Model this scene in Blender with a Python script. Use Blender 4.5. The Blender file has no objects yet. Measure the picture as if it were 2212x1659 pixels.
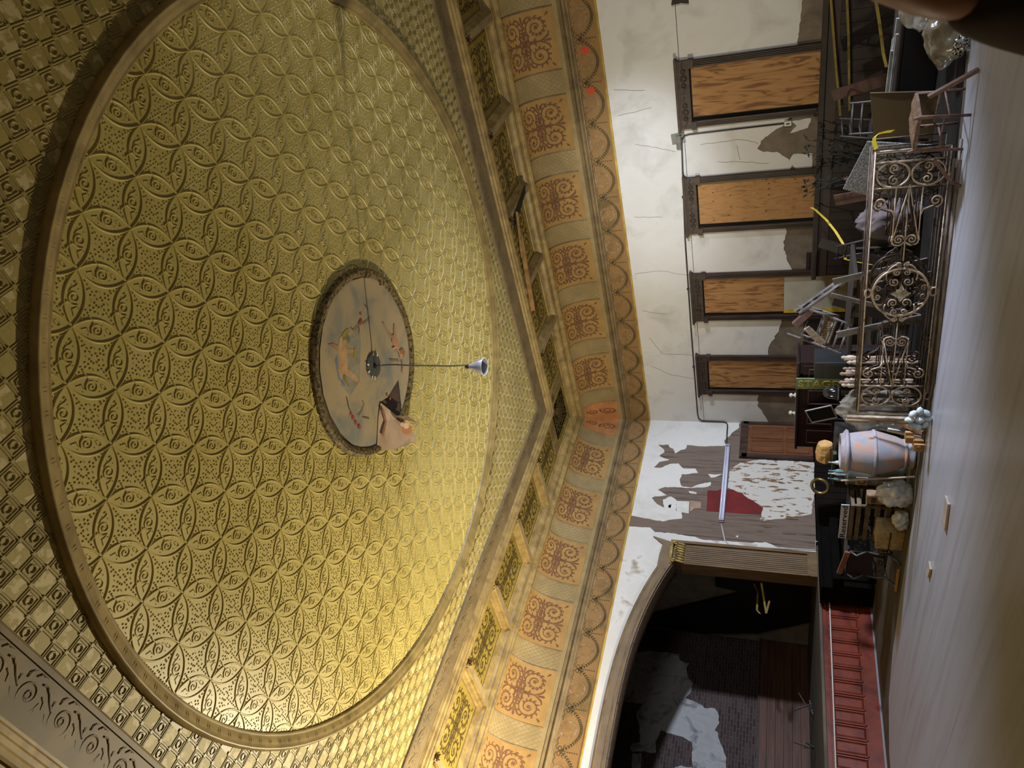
import bpy, math, random
from mathutils import Vector, Matrix
random.seed(7)
PI = math.pi
scene = bpy.context.scene
C = scene.collection
# ---------------------------------------------------------------- camera
W, H, FPX = 2212.0, 1659.0, 1564.16
PITCH, ROLL, YAW = math.radians(20.243), math.radians(0.832), math.radians(40.069)
EYE = Vector((0, 0, 1.75))
_f = Vector((math.cos(YAW), math.sin(YAW), 0)); _r = Vector((math.sin(YAW), -math.cos(YAW), 0)); _u = Vector((0, 0, 1))
FWD = _f * math.cos(PITCH) + _u * math.sin(PITCH)
_U = _u * math.cos(PITCH) - _f * math.sin(PITCH)
RIGHT = _r * math.cos(ROLL) + _U * math.sin(ROLL)
UP = _U * math.cos(ROLL) - _r * math.sin(ROLL)
cam = bpy.data.cameras.new('camera'); camo = bpy.data.objects.new('camera', cam); C.objects.link(camo)
cam.sensor_fit = 'HORIZONTAL'; cam.sensor_width = 36; cam.lens = 36 * FPX / W
cam.clip_start = 0.01; cam.clip_end = 100
# the phone was held on its side: the picture's left is the place's up
ax, ay, az = -UP, RIGHT, -FWD
camo.matrix_world = Matrix(((ax.x, ay.x, az.x, EYE.x), (ax.y, ay.y, az.y, EYE.y), (ax.z, ay.z, az.z, EYE.z), (0, 0, 0, 1)))
cam.dof.use_dof = True; cam.dof.focus_distance = 11; cam.dof.aperture_fstop = 14
scene.camera = camo
# ---------------------------------------------------------------- world, lights, exposure
scene.view_settings.view_transform = 'Standard'; scene.view_settings.look = 'None'
scene.view_settings.gamma = 1; scene.view_settings.use_curve_mapping = False
scene.view_settings.exposure = 0.0
wd = bpy.data.worlds.new('world'); scene.world = wd; wd.use_nodes = True
wd.node_tree.nodes['Background'].inputs[0].default_value = (0.55, 0.62, 0.75, 1)
wd.node_tree.nodes['Background'].inputs[1].default_value = 0.012
cy = scene.cycles
cy.max_bounces = 4; cy.diffuse_bounces = 2; cy.glossy_bounces = 2; cy.transmission_bounces = 2; cy.transparent_max_bounces = 5
cy.caustics_reflective = False; cy.caustics_refractive = False
def light(name, kind, loc, target, power, col, **kw):
    l = bpy.data.lights.new(name, kind); l.energy = power; l.color = col
    o = bpy.data.objects.new(name, l); C.objects.link(o); o.location = loc
    d = Vector(target) - Vector(loc); o.rotation_euler = d.to_track_quat('-Z', 'Y').to_euler()
    for k, v in kw.items(): setattr(l, k, v)
    return o
# daylight through the rear wall's windows: a hard shaft down the hall to the stage, with a soft wide fill added for the walls
light('daylight_shaft', 'SPOT', (10.6, -2.6, 4.25), (8.3, 13.5, 1.6), 9500, (0.74, 0.83, 1.0), spot_size=math.radians(64), spot_blend=0.7, shadow_soft_size=0.28)
light('daylight_fill', 'AREA', (4.5, -2.6, 3.5), (14, 8, 3.6), 95, (0.9, 0.94, 1.0), shape='RECTANGLE', size=2.4, size_y=2.2, spread=math.radians(80))
# warm work light on a tall stand by the stage, thrown up at the ceiling
light('work_light', 'SPOT', (3.3, 11.6, 2.9), (4.8, 9.0, 6.9), 2750, (1.0, 0.9, 0.66), spot_size=math.radians(156), spot_blend=0.5, shadow_soft_size=0.08)
# bluish spots added to brighten patches of the white walls
light('added_wall_spot', 'SPOT', (5.0, -2.5, 4.6), (14.6, 6.7, 4.5), 7000, (0.75, 0.84, 1.0), spot_size=math.radians(18), spot_blend=1.0, shadow_soft_size=0.3)
light('added_corner_spot', 'SPOT', (9.0, -2.5, 4.6), (13.3, 13.5, 4.2), 900, (0.72, 0.8, 1.0), spot_size=math.radians(16), spot_blend=1.0, shadow_soft_size=0.3)

# ---------------------------------------------------------------- helpers
def ray(x, y):
    return (FWD * FPX + RIGHT * ((H - y) - H / 2) - UP * (x - W / 2)).normalized()
def atX(x, y, X): d = ray(x, y); return EYE + d * (X / d.x)
def atY(x, y, Y): d = ray(x, y); return EYE + d * (Y / d.y)
def atZ(x, y, Z): d = ray(x, y); return EYE + d * ((Z - EYE.z) / d.z)

def lin(c):
    return tuple((v / 255 / 12.92) if v / 255 <= 0.04045 else ((v / 255 + 0.055) / 1.055) ** 2.4 for v in c) + (1,)
MATS = {}
def mat(name, c1, c2=None, c3=None, scale=3.0, stretch=(1, 1, 1), rough=0.7, metal=0.0, bump=0.0, bscale=None, detail=4, lo=0.35, hi=0.65, space='W', alpha=None, trans=0.0, spec=0.4, emit=None, dist=0.4):
    if name in MATS: return MATS[name]
    m = bpy.data.materials.new(name); m.use_nodes = True; MATS[name] = m
    nt = m.node_tree; N = nt.nodes; L = nt.links; b = N['Principled BSDF']
    b.inputs['Roughness'].default_value = rough; b.inputs['Metallic'].default_value = metal
    b.inputs['Specular IOR Level'].default_value = spec
    b.inputs['Base Color'].default_value = lin(c1)
    if trans: b.inputs['Transmission Weight'].default_value = trans
    if alpha is not None: b.inputs['Alpha'].default_value = alpha
    if emit: b.inputs['Emission Color'].default_value = lin(c1); b.inputs['Emission Strength'].default_value = emit
    if c2 or bump:
        if space == 'W': g = N.new('ShaderNodeNewGeometry'); out = g.outputs['Position']
        else: g = N.new('ShaderNodeTexCoord'); out = g.outputs['Object']
        mp = N.new('ShaderNodeMapping'); mp.inputs['Scale'].default_value = [s * scale for s in stretch]
        L.new(out, mp.inputs['Vector'])
        nz = N.new('ShaderNodeTexNoise'); nz.inputs['Scale'].default_value = 1; nz.inputs['Detail'].default_value = detail
        nz.inputs['Roughness'].default_value = 0.6; nz.inputs['Distortion'].default_value = dist
        L.new(mp.outputs[0], nz.inputs['Vector'])
        if c2:
            cr = N.new('ShaderNodeValToRGB'); e = cr.color_ramp.elements
            e[0].position = lo; e[0].color = lin(c1); e[1].position = hi; e[1].color = lin(c2)
            if c3: x = e.new((lo + hi) / 2); x.color = lin(c3)
            L.new(nz.outputs['Fac'], cr.inputs[0]); L.new(cr.outputs[0], b.inputs['Base Color'])
        if bump:
            src = nz
            if bscale:
                src = N.new('ShaderNodeTexNoise'); src.inputs['Scale'].default_value = bscale; src.inputs['Detail'].default_value = 4
                L.new(mp.outputs[0], src.inputs['Vector'])
            bp = N.new('ShaderNodeBump'); bp.inputs['Strength'].default_value = bump; bp.inputs['Distance'].default_value = 0.02
            L.new(src.outputs['Fac'], bp.inputs['Height']); L.new(bp.outputs[0], b.inputs['Normal'])
    return m

class MB:
    def __init__(s): s.v = []; s.f = []; s.m = []
    def add(s, vs, fs, m=0):
        o = len(s.v); s.v += [tuple(v) for v in vs]
        for f in fs: s.f.append(tuple(i + o for i in f)); s.m.append(m)
        return s
    def box(s, c, d, m=0, R=None):
        c = Vector(c); vs = []
        for x in (-1, 1):
            for y in (-1, 1):
                for z in (-1, 1):
                    p = Vector((x * d[0] / 2, y * d[1] / 2, z * d[2] / 2)); vs.append(c + (R @ p if R else p))
        return s.add(vs, [(0, 1, 3, 2), (4, 6, 7, 5), (0, 4, 5, 1), (2, 3, 7, 6), (0, 2, 6, 4), (1, 5, 7, 3)], m)
    def box2(s, a, b, m=0):
        return s.box([(a[i] + b[i]) / 2 for i in range(3)], [abs(b[i] - a[i]) for i in range(3)], m)
    def bar(s, a, b, w, h, m=0, up=(0, 0, 1)):
        a = Vector(a); b = Vector(b); d = (b - a); L = d.length; d.normalize()
        u = Vector(up)
        if abs(d.dot(u)) > 0.95: u = Vector((1, 0, 0))
        x = d.cross(u).normalized(); y = x.cross(d)
        R = Matrix((x, d, y)).transposed()
        return s.box((a + b) / 2, (w, L, h), m, R)
    def prism(s, poly, fn, w0, w1, m=0, ms=None):
        n = len(poly); vs = [fn(u, v, w0) for u, v in poly] + [fn(u, v, w1) for u, v in poly]
        s.add(vs, [tuple(range(n)), tuple(range(2 * n - 1, n - 1, -1))], m)
        o = len(s.v) - 2 * n
        for i in range(n):
            j = (i + 1) % n; s.f.append((o + j, o + i, o + n + i, o + n + j)); s.m.append(m if ms is None else ms)
        return s
    def tube(s, pts, r, n=6, m=0, closed=False):
        P = [Vector(p) for p in pts]; k = len(P)
        if k < 2: return s
        rr = r if isinstance(r, (list, tuple)) else [r] * k
        T = []
        for i in range(k):
            if closed: t = P[(i + 1) % k] - P[i - 1]
            else: t = P[min(i + 1, k - 1)] - P[max(i - 1, 0)]
            T.append(t.normalized() if t.length > 1e-9 else Vector((0, 0, 1)))
        a = Vector((0, 0, 1)) if abs(T[0].z) < 0.9 else Vector((1, 0, 0))
        nx = T[0].cross(a).normalized(); vs = []
        for i in range(k):
            nx = (nx - T[i] * nx.dot(T[i]))
            nx = nx.normalized() if nx.length > 1e-6 else T[i].orthogonal().normalized()
            ny = T[i].cross(nx)
            for j in range(n):
                q = 2 * PI * j / n; vs.append(P[i] + (nx * math.cos(q) + ny * math.sin(q)) * rr[i])
        fs = []
        for i in range(k if closed else k - 1):
            i2 = (i + 1) % k
            for j in range(n): j2 = (j + 1) % n; fs.append((i * n + j, i * n + j2, i2 * n + j2, i2 * n + j))
        if not closed: fs += [tuple(range(n - 1, -1, -1)), tuple(range((k - 1) * n, k * n))]
        return s.add(vs, fs, m)
    def lathe(s, prof, n=24, m=0, c=(0, 0, 0), cap=True, wob=0.0):
        vs = []; k = len(prof)
        for (r, z) in prof:
            for j in range(n):
                q = 2 * PI * j / n; w = 1 + wob * math.sin(5 * q + z * 9)
                vs.append((c[0] + r * w * math.cos(q), c[1] + r * w * math.sin(q), c[2] + z))
        fs = [(i * n + j, i * n + (j + 1) % n, (i + 1) * n + (j + 1) % n, (i + 1) * n + j) for i in range(k - 1) for j in range(n)]
        if cap: fs += [tuple(range(n - 1, -1, -1)), tuple(range((k - 1) * n, k * n))]
        return s.add(vs, fs, m)
    def ridge(s, pts, w, h, fn, m=0):
        """low raised strip along a 2-D path; fn(u,v,height) maps to space"""
        k = len(pts); vs = []
        for i in range(k):
            a = pts[max(i - 1, 0)]; b = pts[min(i + 1, k - 1)]
            tx, ty = b[0] - a[0], b[1] - a[1]; l = math.hypot(tx, ty) or 1; nx, ny = -ty / l, tx / l
            ww = w[i] if isinstance(w, list) else w
            for q, hh in ((-1, 0), (-.35, h), (.35, h), (1, 0)):
                vs.append(fn(pts[i][0] + nx * ww * q, pts[i][1] + ny * ww * q, hh))
        fs = [(i * 4 + j, i * 4 + j + 1, i * 4 + j + 5, i * 4 + j + 4) for i in range(k - 1) for j in range(3)]
        return s.add(vs, fs, m)
    def strip(s, pts, w, fn, hgt=0.002, m=0):
        """flat painted stroke; w may vary along it"""
        k = len(pts); vs = []
        for i in range(k):
            a = pts[max(i - 1, 0)]; b = pts[min(i + 1, k - 1)]
            tx, ty = b[0] - a[0], b[1] - a[1]; l = math.hypot(tx, ty) or 1; nx, ny = -ty / l, tx / l
            ww = w[i] if isinstance(w, list) else w
            vs += [fn(pts[i][0] + nx * ww, pts[i][1] + ny * ww, hgt), fn(pts[i][0] - nx * ww, pts[i][1] - ny * ww, hgt)]
        return s.add(vs, [(2 * i, 2 * i + 1, 2 * i + 3, 2 * i + 2) for i in range(k - 1)], m)
    def poly(s, pts, fn, hgt=0.002, m=0):
        return s.add([fn(u, v, hgt) for u, v in pts], [tuple(range(len(pts)))], m)
    def mesh(s, name, mats, smooth=False):
        me = bpy.data.meshes.new(name); me.from_pydata(s.v, [], s.f)
        for x in (mats if isinstance(mats, (list, tuple)) else [mats]): me.materials.append(x)
        me.polygons.foreach_set('material_index', s.m)
        if smooth: me.polygons.foreach_set('use_smooth', [True] * len(me.polygons))
        me.update(); return me
    def build(s, name, mats, parent=None, smooth=False, loc=None, rot=None, bevel=0):
        o = bpy.data.objects.new(name, s.mesh(name, mats, smooth)); C.objects.link(o)
        if parent: o.parent = parent
        if loc: o.location = loc
        if rot: o.rotation_euler = rot
        if bevel:
            b = o.modifiers.new('bevel', 'BEVEL'); b.width = bevel; b.segments = 2; b.limit_method = 'ANGLE'
        return o
def inst(name, me, parent=None, loc=(0, 0, 0), rot=(0, 0, 0), sc=None):
    o = bpy.data.objects.new(name, me); C.objects.link(o); o.parent = parent; o.location = loc; o.rotation_euler = rot
    if sc: o.scale = sc
    return o
def tag(o, label=None, cat=None, group=None, kind=None):
    for k, v in (('label', label), ('category', cat), ('group', group), ('kind', kind)):
        if v: o[k] = v
    return o
def thing(name, label, cat, loc=(0, 0, 0), rot=(0, 0, 0), group=None):
    o = bpy.data.objects.new(name, None); C.objects.link(o); o.location = loc; o.rotation_euler = rot; o.empty_display_size = 0.1
    return tag(o, label, cat, group)
def copy_tree(o, parent=None):
    c = o.copy(); C.objects.link(c); c.parent = parent
    for ch in list(o.children): copy_tree(ch, c)
    return c
def struct(o, label=None): return tag(o, label, None, None, 'structure')
def spiral(cx, cy, r, turns, a0, n=22, sgn=1, rmin=0.12):
    return [(cx + (r * (1 - (1 - rmin) * i / (n - 1))) * math.cos(a0 + sgn * 2 * PI * turns * i / (n - 1)),
             cy + (r * (1 - (1 - rmin) * i / (n - 1))) * math.sin(a0 + sgn * 2 * PI * turns * i / (n - 1))) for i in range(n)]
def arc(cx, cy, r, a0, a1, n=12, ry=None):
    return [(cx + r * math.cos(a0 + (a1 - a0) * i / (n - 1)), cy + (ry or r) * math.sin(a0 + (a1 - a0) * i / (n - 1))) for i in range(n)]
def ragged(poly, amp, step, rnd):
    out = []
    for i in range(len(poly)):
        a, b = poly[i], poly[(i + 1) % len(poly)]; L = math.hypot(b[0] - a[0], b[1] - a[1]); k = max(1, int(L / step))
        for j in range(k):
            t = j / k; out.append((a[0] + (b[0] - a[0]) * t + (rnd.uniform(-amp, amp) if j else 0), a[1] + (b[1] - a[1]) * t + (rnd.uniform(-amp, amp) if j else 0)))
    return out
def text_mesh(txt, size, depth=0.002, shear=0.0):
    cu = bpy.data.curves.new('lettering', 'FONT'); cu.body = txt; cu.size = size; cu.extrude = depth; cu.shear = shear
    cu.align_x = 'CENTER'; cu.align_y = 'CENTER'; cu.resolution_u = 3
    o = bpy.data.objects.new('lettering', cu); C.objects.link(o)
    bpy.context.view_layer.update()
    me = bpy.data.meshes.new_from_object(o.evaluated_get(bpy.context.evaluated_depsgraph_get()))
    bpy.data.objects.remove(o); return me
# ---------------------------------------------------------------- the hall: shell
XL, XR, YR, YS = -1.31, 14.6, -2.93, 13.5
CX, CY = 6.645, 5.285                     # centre of the ceiling
ZC = 6.96                               # flat ceiling; the round field lies a little higher
M_tin = mat('gilded_tin', (184, 166, 98), (168, 150, 82), (178, 160, 92), scale=0.8, rough=0.42, spec=0.5)
M_tin2 = mat('gilded_tin_dull', (164, 146, 88), (138, 122, 72), scale=1.0, rough=0.5, spec=0.5)
M_flake = mat('flaking_tin', (160, 142, 80), (190, 172, 124), (152, 134, 74), scale=9, lo=0.42, hi=0.6, rough=0.6)
M_gold = mat('old_gold_moulding', (158, 132, 78), (118, 96, 54), scale=4, stretch=(1, 1, 1), rough=0.5, spec=0.5, bump=0.1)
M_gold2 = mat('brown_gold_moulding', (134, 112, 76), (104, 86, 58), scale=3, rough=0.55, bump=0.1)
M_band = mat('umber_band', (122, 102, 68), (100, 84, 56), scale=2.5, rough=0.6)
M_cove = mat('cove_buff', (150, 128, 84), (132, 112, 72), scale=3, rough=0.75)
M_orange = mat('cove_orange', (158, 122, 66), (142, 108, 58), scale=2.5, rough=0.75)
M_scroll = mat('scroll_brown', (92, 60, 34), (110, 74, 44), scale=8, rough=0.75)
M_lattice = mat('lattice_line', (128, 110, 74), rough=0.8)
M_yellow = mat('coffer_yellow', (150, 128, 52), (132, 112, 44), scale=3, rough=0.7)
M_yscroll = mat('coffer_scroll', (70, 56, 24), (88, 70, 30), scale=8, rough=0.7)
M_frieze = mat('frieze_ochre', (126, 98, 54), (100, 80, 42), (138, 104, 60), scale=1.6, rough=0.8, lo=.3, hi=.7)
M_garl = mat('garland_paint', (52, 46, 26), (78, 62, 32), scale=10, rough=0.8)
M_wreath = mat('wreath_paint', (118, 78, 48), (150, 128, 100), scale=14, rough=0.8)
M_white = mat('white_plaster', (200, 195, 186), (184, 178, 168), (204, 200, 193), scale=1.2, stretch=(1, 1, 1), rough=0.85, bump=0.12, lo=0.3, hi=0.72)
M_under = mat('bare_plaster', (122, 108, 90), (98, 86, 72), scale=3, rough=0.9, bump=0.2)
M_lath = mat('stripped_boards', (100, 84, 74), (58, 46, 40), (112, 96, 84), scale=1.0, stretch=(14, 14, 0.7), rough=0.85, bump=0.35, lo=0.3, hi=0.7)
M_flakew = mat('flaking_white', (190, 184, 174), (118, 90, 62), scale=2.2, stretch=(5, 5, 1.6), lo=0.57, hi=0.60, rough=0.85, bump=0.1, detail=8)
M_wood = mat('dark_trim_wood', (66, 48, 38), (42, 30, 24), scale=2, stretch=(6, 6, 1), rough=0.5, bump=0.1)
M_dark = mat('dark_wainscot', (42, 29, 21), (27, 19, 14), scale=1.5, stretch=(5, 5, 1), rough=0.6)
M_ply = mat('plywood', (164, 120, 72), (112, 74, 38), (156, 112, 66), scale=1.0, stretch=(3, 5, 0.8), rough=0.7, lo=0.4, hi=0.62, dist=3.0, detail=2)
M_ply2 = mat('knotty_plywood', (168, 124, 74), (114, 76, 40), (160, 116, 68), scale=1.2, stretch=(4, 6, 1.3), rough=0.7, lo=0.3, hi=0.75, dist=3.5, detail=3)
M_floorp = mat('grey_floor_paint', (160, 161, 171), (140, 139, 146), (155, 156, 165), scale=1.0, stretch=(7, 0.35, 1), rough=0.34, spec=0.5, lo=0.3, hi=0.7, detail=8)
M_floorb = mat('bare_floor', (80, 72, 56), (60, 53, 41), scale=2, stretch=(3, 0.5, 1), rough=0.7)
M_black = mat('black_void', (10, 9, 8), rough=0.9)

# floor -----------------------------------------------------------
fl = MB().box2((XL, YR, -0.2), (XR, YS, 0.0)).build('floor', M_floorb); struct(fl, 'worn hall floor under the stored things')
edge = [(XL, YR), (8.95, YR), (8.85, 1.5), (8.62, 2.7), (8.36, 3.35), (8.1, 4.5), (7.9, 5.25), (7.7, 6.0), (7.55, 6.77), (7.47, 7.5), (7.41, 8.3), (7.38, 9.3), (7.3, 10.3), (7.15, 11.4), (6.85, 12.3), (6.2, 12.85), (5, 13.05), (XL, 13.15)]
MB().prism(edge, lambda u, v, w: (u, v, w), 0.012, 0.0).build('painted_floor', M_floorp, fl)

# right wall (windows) ----------------------------------------------
wr = MB().box2((XR, YR, 0), (XR + 0.3, YS + 0.3, 7.0)).build('wall_right', M_under); struct(wr, 'white plastered side wall with boarded windows')
fnR = lambda y, z, w: (XR - w, y, z)
rnd = random.Random(3)
def plaster(poly, par, fn, amp=0.02, step=0.08, m=M_white, t=0.012, name='plaster_layer'):
    p = ragged(poly, amp, step, rnd) if amp else poly
    return MB().prism(p, fn, t, 0.0).build(name, m, par)
plaster([(YR, 3.6), (YS, 3.6), (YS, 5.05), (YR, 5.05)], wr, fnR, 0)
def pier(y0, y1, low):
    p = [(y0, 3.61)] + low + [(y1, 3.61)]
    out = [p[0]]
    for a, b in zip(p[1:-2], p[2:-1]):
        k = max(2, int(math.hypot(b[0] - a[0], b[1] - a[1]) / 0.05))
        for j in range(k):
            t = j / k; out.append((a[0] + (b[0] - a[0]) * t + (rnd.uniform(-.012, .012) if j else 0), a[1] + (b[1] - a[1]) * t + (rnd.uniform(-.02, .02) if j else 0)))
    out += [p[-2], p[-1]]
    return plaster(out, wr, fnR, 0)
pier(YR, 4.32, [(YR, 1.4), (3.2, 1.42), (3.6, 1.47), (3.95, 1.50), (4.32, 1.53)])
pier(5.45, 6.62, [(5.45, 1.55), (5.7, 1.75), (5.8, 1.95), (5.95, 2.15), (6.1, 2.22), (6.18, 2.1), (6.2, 1.85), (6.32, 1.7), (6.45, 1.55), (6.62, 1.6)])
MB().prism(ragged([(5.6, 1.25), (5.62, 1.6), (5.72, 1.5), (5.85, 1.62), (5.78, 1.3)], .012, .06, rnd), fnR, 0.01, 0).build('plaster_layer', M_white, wr)
MB().prism(ragged([(6.3, 1.2), (6.28, 1.55), (6.4, 1.62), (6.58, 1.5), (6.6, 1.2)], .012, .06, rnd), fnR, 0.01, 0).build('plaster_layer', M_white, wr)
pier(7.75, 8.95, [(7.75, 1.66), (7.97, 1.64), (8.25, 1.70), (8.5, 1.66), (8.76, 1.58), (8.95, 1.52)])
pier(10.1, 11.27, [(10.1, 1.7), (10.3, 1.72), (10.6, 1.8), (10.9, 1.95), (11.1, 2.0), (11.27, 2.02)])
pier(12.4, YS, [(12.4, 2.2), (12.6, 2.25), (12.9, 2.25), (13.1, 2.14), (13.3, 2.05), (YS, 2.0)])
# cracks: thin dark lines standing a hair proud of the plaster
M_crack = mat('crack', (112, 104, 94), rough=1)
def crack(pts, w=0.004, k=6, amp=0.03):
    o = []
    for a, b in zip(pts[:-1], pts[1:]):
        for j in range(k): t = j / k; o.append((a[0] + (b[0] - a[0]) * t + rnd.uniform(-amp, amp) * .5, a[1] + (b[1] - a[1]) * t + rnd.uniform(-amp, amp) * .4))
    o.append(pts[-1]); return MB().strip(o, w, fnR, 0.0135).build('crack', M_crack, wr)
for pts in ([(8.85, 4.95), (8.8, 4.3), (8.95, 3.75)], [(10.7, 4.8), (11.2, 4.5), (11.25, 3.75)], [(11.6, 4.85), (11.9, 4.3), (12.0, 3.8)], [(4.6, 4.9), (4.7, 4.3)], [(5.15, 4.9), (5.05, 4.2)], [(5.9, 3.3), (5.88, 2.5), (6.0, 2.2)], [(6.3, 3.0), (6.35, 2.5), (6.42, 2.0)], [(7.4, 4.8), (7.45, 4.2)], [(9.9, 4.9), (10.0, 4.3)], [(6.0, 2.6), (6.3, 2.55)], [(5.75, 4.6), (5.9, 4.1), (6.0, 3.8)]):
    crack(pts)

# windows -------------------------------------------------------------
def window(n, y0, y1, zt, zb, label, ply, lower=None):
    w = tag(bpy.data.objects.new('window_%d' % n, None), label, None, None, 'structure'); C.objects.link(w)
    X = XR
    for s, y in ((1, y0), (-1, y1)):
        a, b = y, y + s * 0.12
        m = MB(); m.box2((X - 0.07, min(a, b), zb), (X, max(a, b), zt - 0.33))
        for q in (0.02, 0.05, 0.08): m.box2((X - 0.085, y + s * q - 0.009, zb), (X - 0.07, y + s * q + 0.009, zt - 0.36))
        m.box2((X - 0.09, y + s * 0.1, zb), (X - 0.06, y + s * 0.13, zt - 0.36))
        m.build('casing', M_wood, w)
        MB().box2((X - 0.12, y - s * 0.03 if s > 0 else y - 0.13, zt - 0.36), (X, y + 0.13 if s > 0 else y + 0.03, zt - 0.26)).build('corner_block', M_wood, w)
    m = MB(); m.box2((X - 0.085, y0 - 0.01, zt - 0.27), (X, y1 + 0.01, zt - 0.05)); m.box2((X - 0.15, y0 - 0.06, zt - 0.05), (X, y1 + 0.06, zt)); m.box2((X - 0.11, y0 - 0.03, zt - 0.08), (X, y1 + 0.03, zt - 0.05))
    hd = m.build('head', M_wood, w)
    k = 0
    me = MB()
    for c, r in ((0.0, 0.05), (0.13, 0.035), (-0.13, 0.035)): me.tube([(-0.012, c + r * math.cos(q * PI / 6), r * math.sin(q * PI / 6)) for q in range(12)], 0.012, 5, closed=True)
    me.tube([(-0.012, -0.3 + i * 0.06, 0.03 * math.sin(i * 1.4)) for i in range(11)], 0.01, 5)
    meo = me.mesh('carving', M_wood)
    for f in (0.25, 0.75): inst('carving', meo, hd, (X - 0.085, y0 + (y1 - y0) * f, zt - 0.16))
    MB().box2((X - 0.02, y0 + 0.1, zb), (X, y1 - 0.1, zt - 0.26)).build('reveal_shade', M_black, w)  # black plate stands in for the shade inside the frame
    b = MB()
    zl = zb if lower is None else lower
    b.box2((X - 0.035, y0 + 0.13, zl), (X - 0.02, y1 - 0.2, zt - 0.30)); b.build('plywood_board', ply, w)
    return w
M_panelw = mat('pale_panel', (176, 168, 146), (160, 152, 132), scale=2, rough=0.7)
M_yel = mat('yellow_tape', (206, 178, 40), (176, 150, 30), scale=6, rough=0.5)
M_yeld = mat('shaded_yellow_tape', (128, 106, 26), (100, 84, 22), scale=6, rough=0.6)  # tape in the gloom, its shade put into a darker yellow
window(1, 4.24, 5.52, 3.70, 1.1, 'boarded window nearest the viewer with wavy grained plywood', M_ply)
window(2, 6.58, 7.86, 3.70, 1.1, 'boarded window with knotty plywood above the dark parapet', M_ply2)
w3 = window(3, 8.9, 10.18, 3.70, 0.35, 'boarded window with a pale panel under its plywood', M_ply, 1.68)
MB().box2((XR - 0.034, 9.03, 0.4), (XR - 0.02, 10.02, 1.675)).build('lower_panel', M_panelw, w3)
MB().box2((XR - 0.037, 9.92, 0.4), (XR - 0.0345, 10.02, 1.675)).build('yellow_strip', M_yel, w3)
window(4, 11.24, 12.46, 3.70, 0.35, 'boarded window nearest the corner, above the dark cabinet', M_ply)
# knots and nails on the second board
kn = MB()
for i in range(12):
    y, z = rnd.uniform(6.75, 7.6), rnd.choice((2.0, 2.05, 2.75, 2.8, 1.5, 3.1))
    kn.add([(XR - 0.0365, y + 0.012 * math.cos(q), z + 0.02 * math.sin(q)) for q in [j * PI / 4 for j in range(8)]], [tuple(range(8))])
kn.build('knot', mat('knot_wood', (84, 50, 24), rough=0.8), bpy.data.objects['window_2'])

# dark wooden parapet below the first two windows ----------------------
PX = 13.6
par = MB().box2((PX, YR, 0), (PX + 0.06, 8.42, 1.0)).build('wall_parapet', M_dark); struct(par, 'dark boarded parapet in front of the first two windows')
MB().box2((PX - 0.1, YR, 1.08), (PX + 0.14, 8.5, 1.17)).build('top_rail', M_dark, par, bevel=0.01)
MB().box2((PX - 0.04, YR, 0.9), (PX, 8.45, 1.08)).build('upper_board', mat('parapet_board', (54, 40, 29), (40, 29, 21), scale=2, stretch=(3, 1, 3), rough=0.55), par)
MB().box2((PX, 8.36, 0), (XR, 8.42, 1.1)).build('end_panel', M_dark, par)
pk = MB().box2((-0.02, -0.095, 0), (0, 0.095, 0.9)).mesh('plank', M_dark)
for i in range(30): inst('plank', pk, par, (PX, 2.65 + i * 0.196, 0))

# stage wall ---------------------------------------------------------
def archz(x, top):      # flattened arch, centre x=6
    t = min(1, abs(x - 6.0) / 4.05); return top - 0.72 * t ** 2.6
XO = 10.05              # opening half ends here, in front of the column
inner = [(XO - i * (2 * (XO - 6)) / 40, archz(XO - i * (2 * (XO - 6)) / 40, 4.56)) for i in range(41)]
ST = 0.95
out = [(XR + .3, 0), (XR + .3, 7.0), (XL - .3, 7.0), (XL - .3, 0), (12 - XO, 0)] + [(x, z) for x, z in reversed(inner)] + [(XO, 0)]
fnS = lambda x, z, w: (x, YS - w, z)
wb = MB().prism(out, fnS, 0.0, -0.35).build('wall_back', M_lath); struct(wb, 'stage wall with peeling white plaster and proscenium arch')
z5 = lambda pts: [(atY(1280 + a / 4.148, 880 + b / 4.148, YS).x, atY(1280 + a / 4.148, 880 + b / 4.148, YS).z) for a, b in pts]
A = z5([(1320, 140), (1310, 190), (1250, 230), (1230, 260), (1180, 300), (1200, 345), (1000, 352), (845, 340), (835, 375), (790, 385), (740, 415), (725, 375), (690, 360), (680, 335), (590, 340), (640, 380), (645, 400), (600, 440), (690, 470), (600, 490), (550, 540), (610, 545), (690, 510), (770, 505), (815, 550), (920, 550), (945, 590), (860, 600), (800, 600), (780, 650), (800, 710), (890, 720), (960, 690), (1060, 670), (1060, 700), (1030, 715), (900, 725), (650, 715), (585, 740), (620, 760), (665, 790), (560, 800), (530, 815), (580, 870), (640, 900), (630, 830), (700, 800), (750, 830), (745, 930), (800, 940), (800, 1000), (740, 1005), (630, 1025), (372, 975)])
A = [(XR, A[0][1])] + A + [(A[-1][0], 5.05), (XR, 5.05)]
plaster(A, wb, fnS, 0.012, 0.06)
Cc = z5([(345, 1070), (520, 1080), (560, 1120), (700, 1130), (900, 1160), (1000, 1190), (1200, 1200), (1400, 1215), (1550, 1210), (1640, 1250), (1790, 1270), (2000, 1280)])
Cc = [(Cc[0][0], 5.05)] + Cc + [(10.5, 0.96), (10.5, 4.3)] + [(x, archz(x, 4.7)) for x in [10.4 - i * 0.45 for i in range(24)]] + [(XL, 4.0), (XL, 5.05)]
M_stainw = mat('stained_white', (200, 196, 188), (150, 132, 108), (206, 202, 196), scale=2.0, rough=0.85, lo=0.45, hi=0.72, bump=0.12)
plaster(Cc, wb, fnS, 0.012, 0.06, M_stainw)
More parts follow.
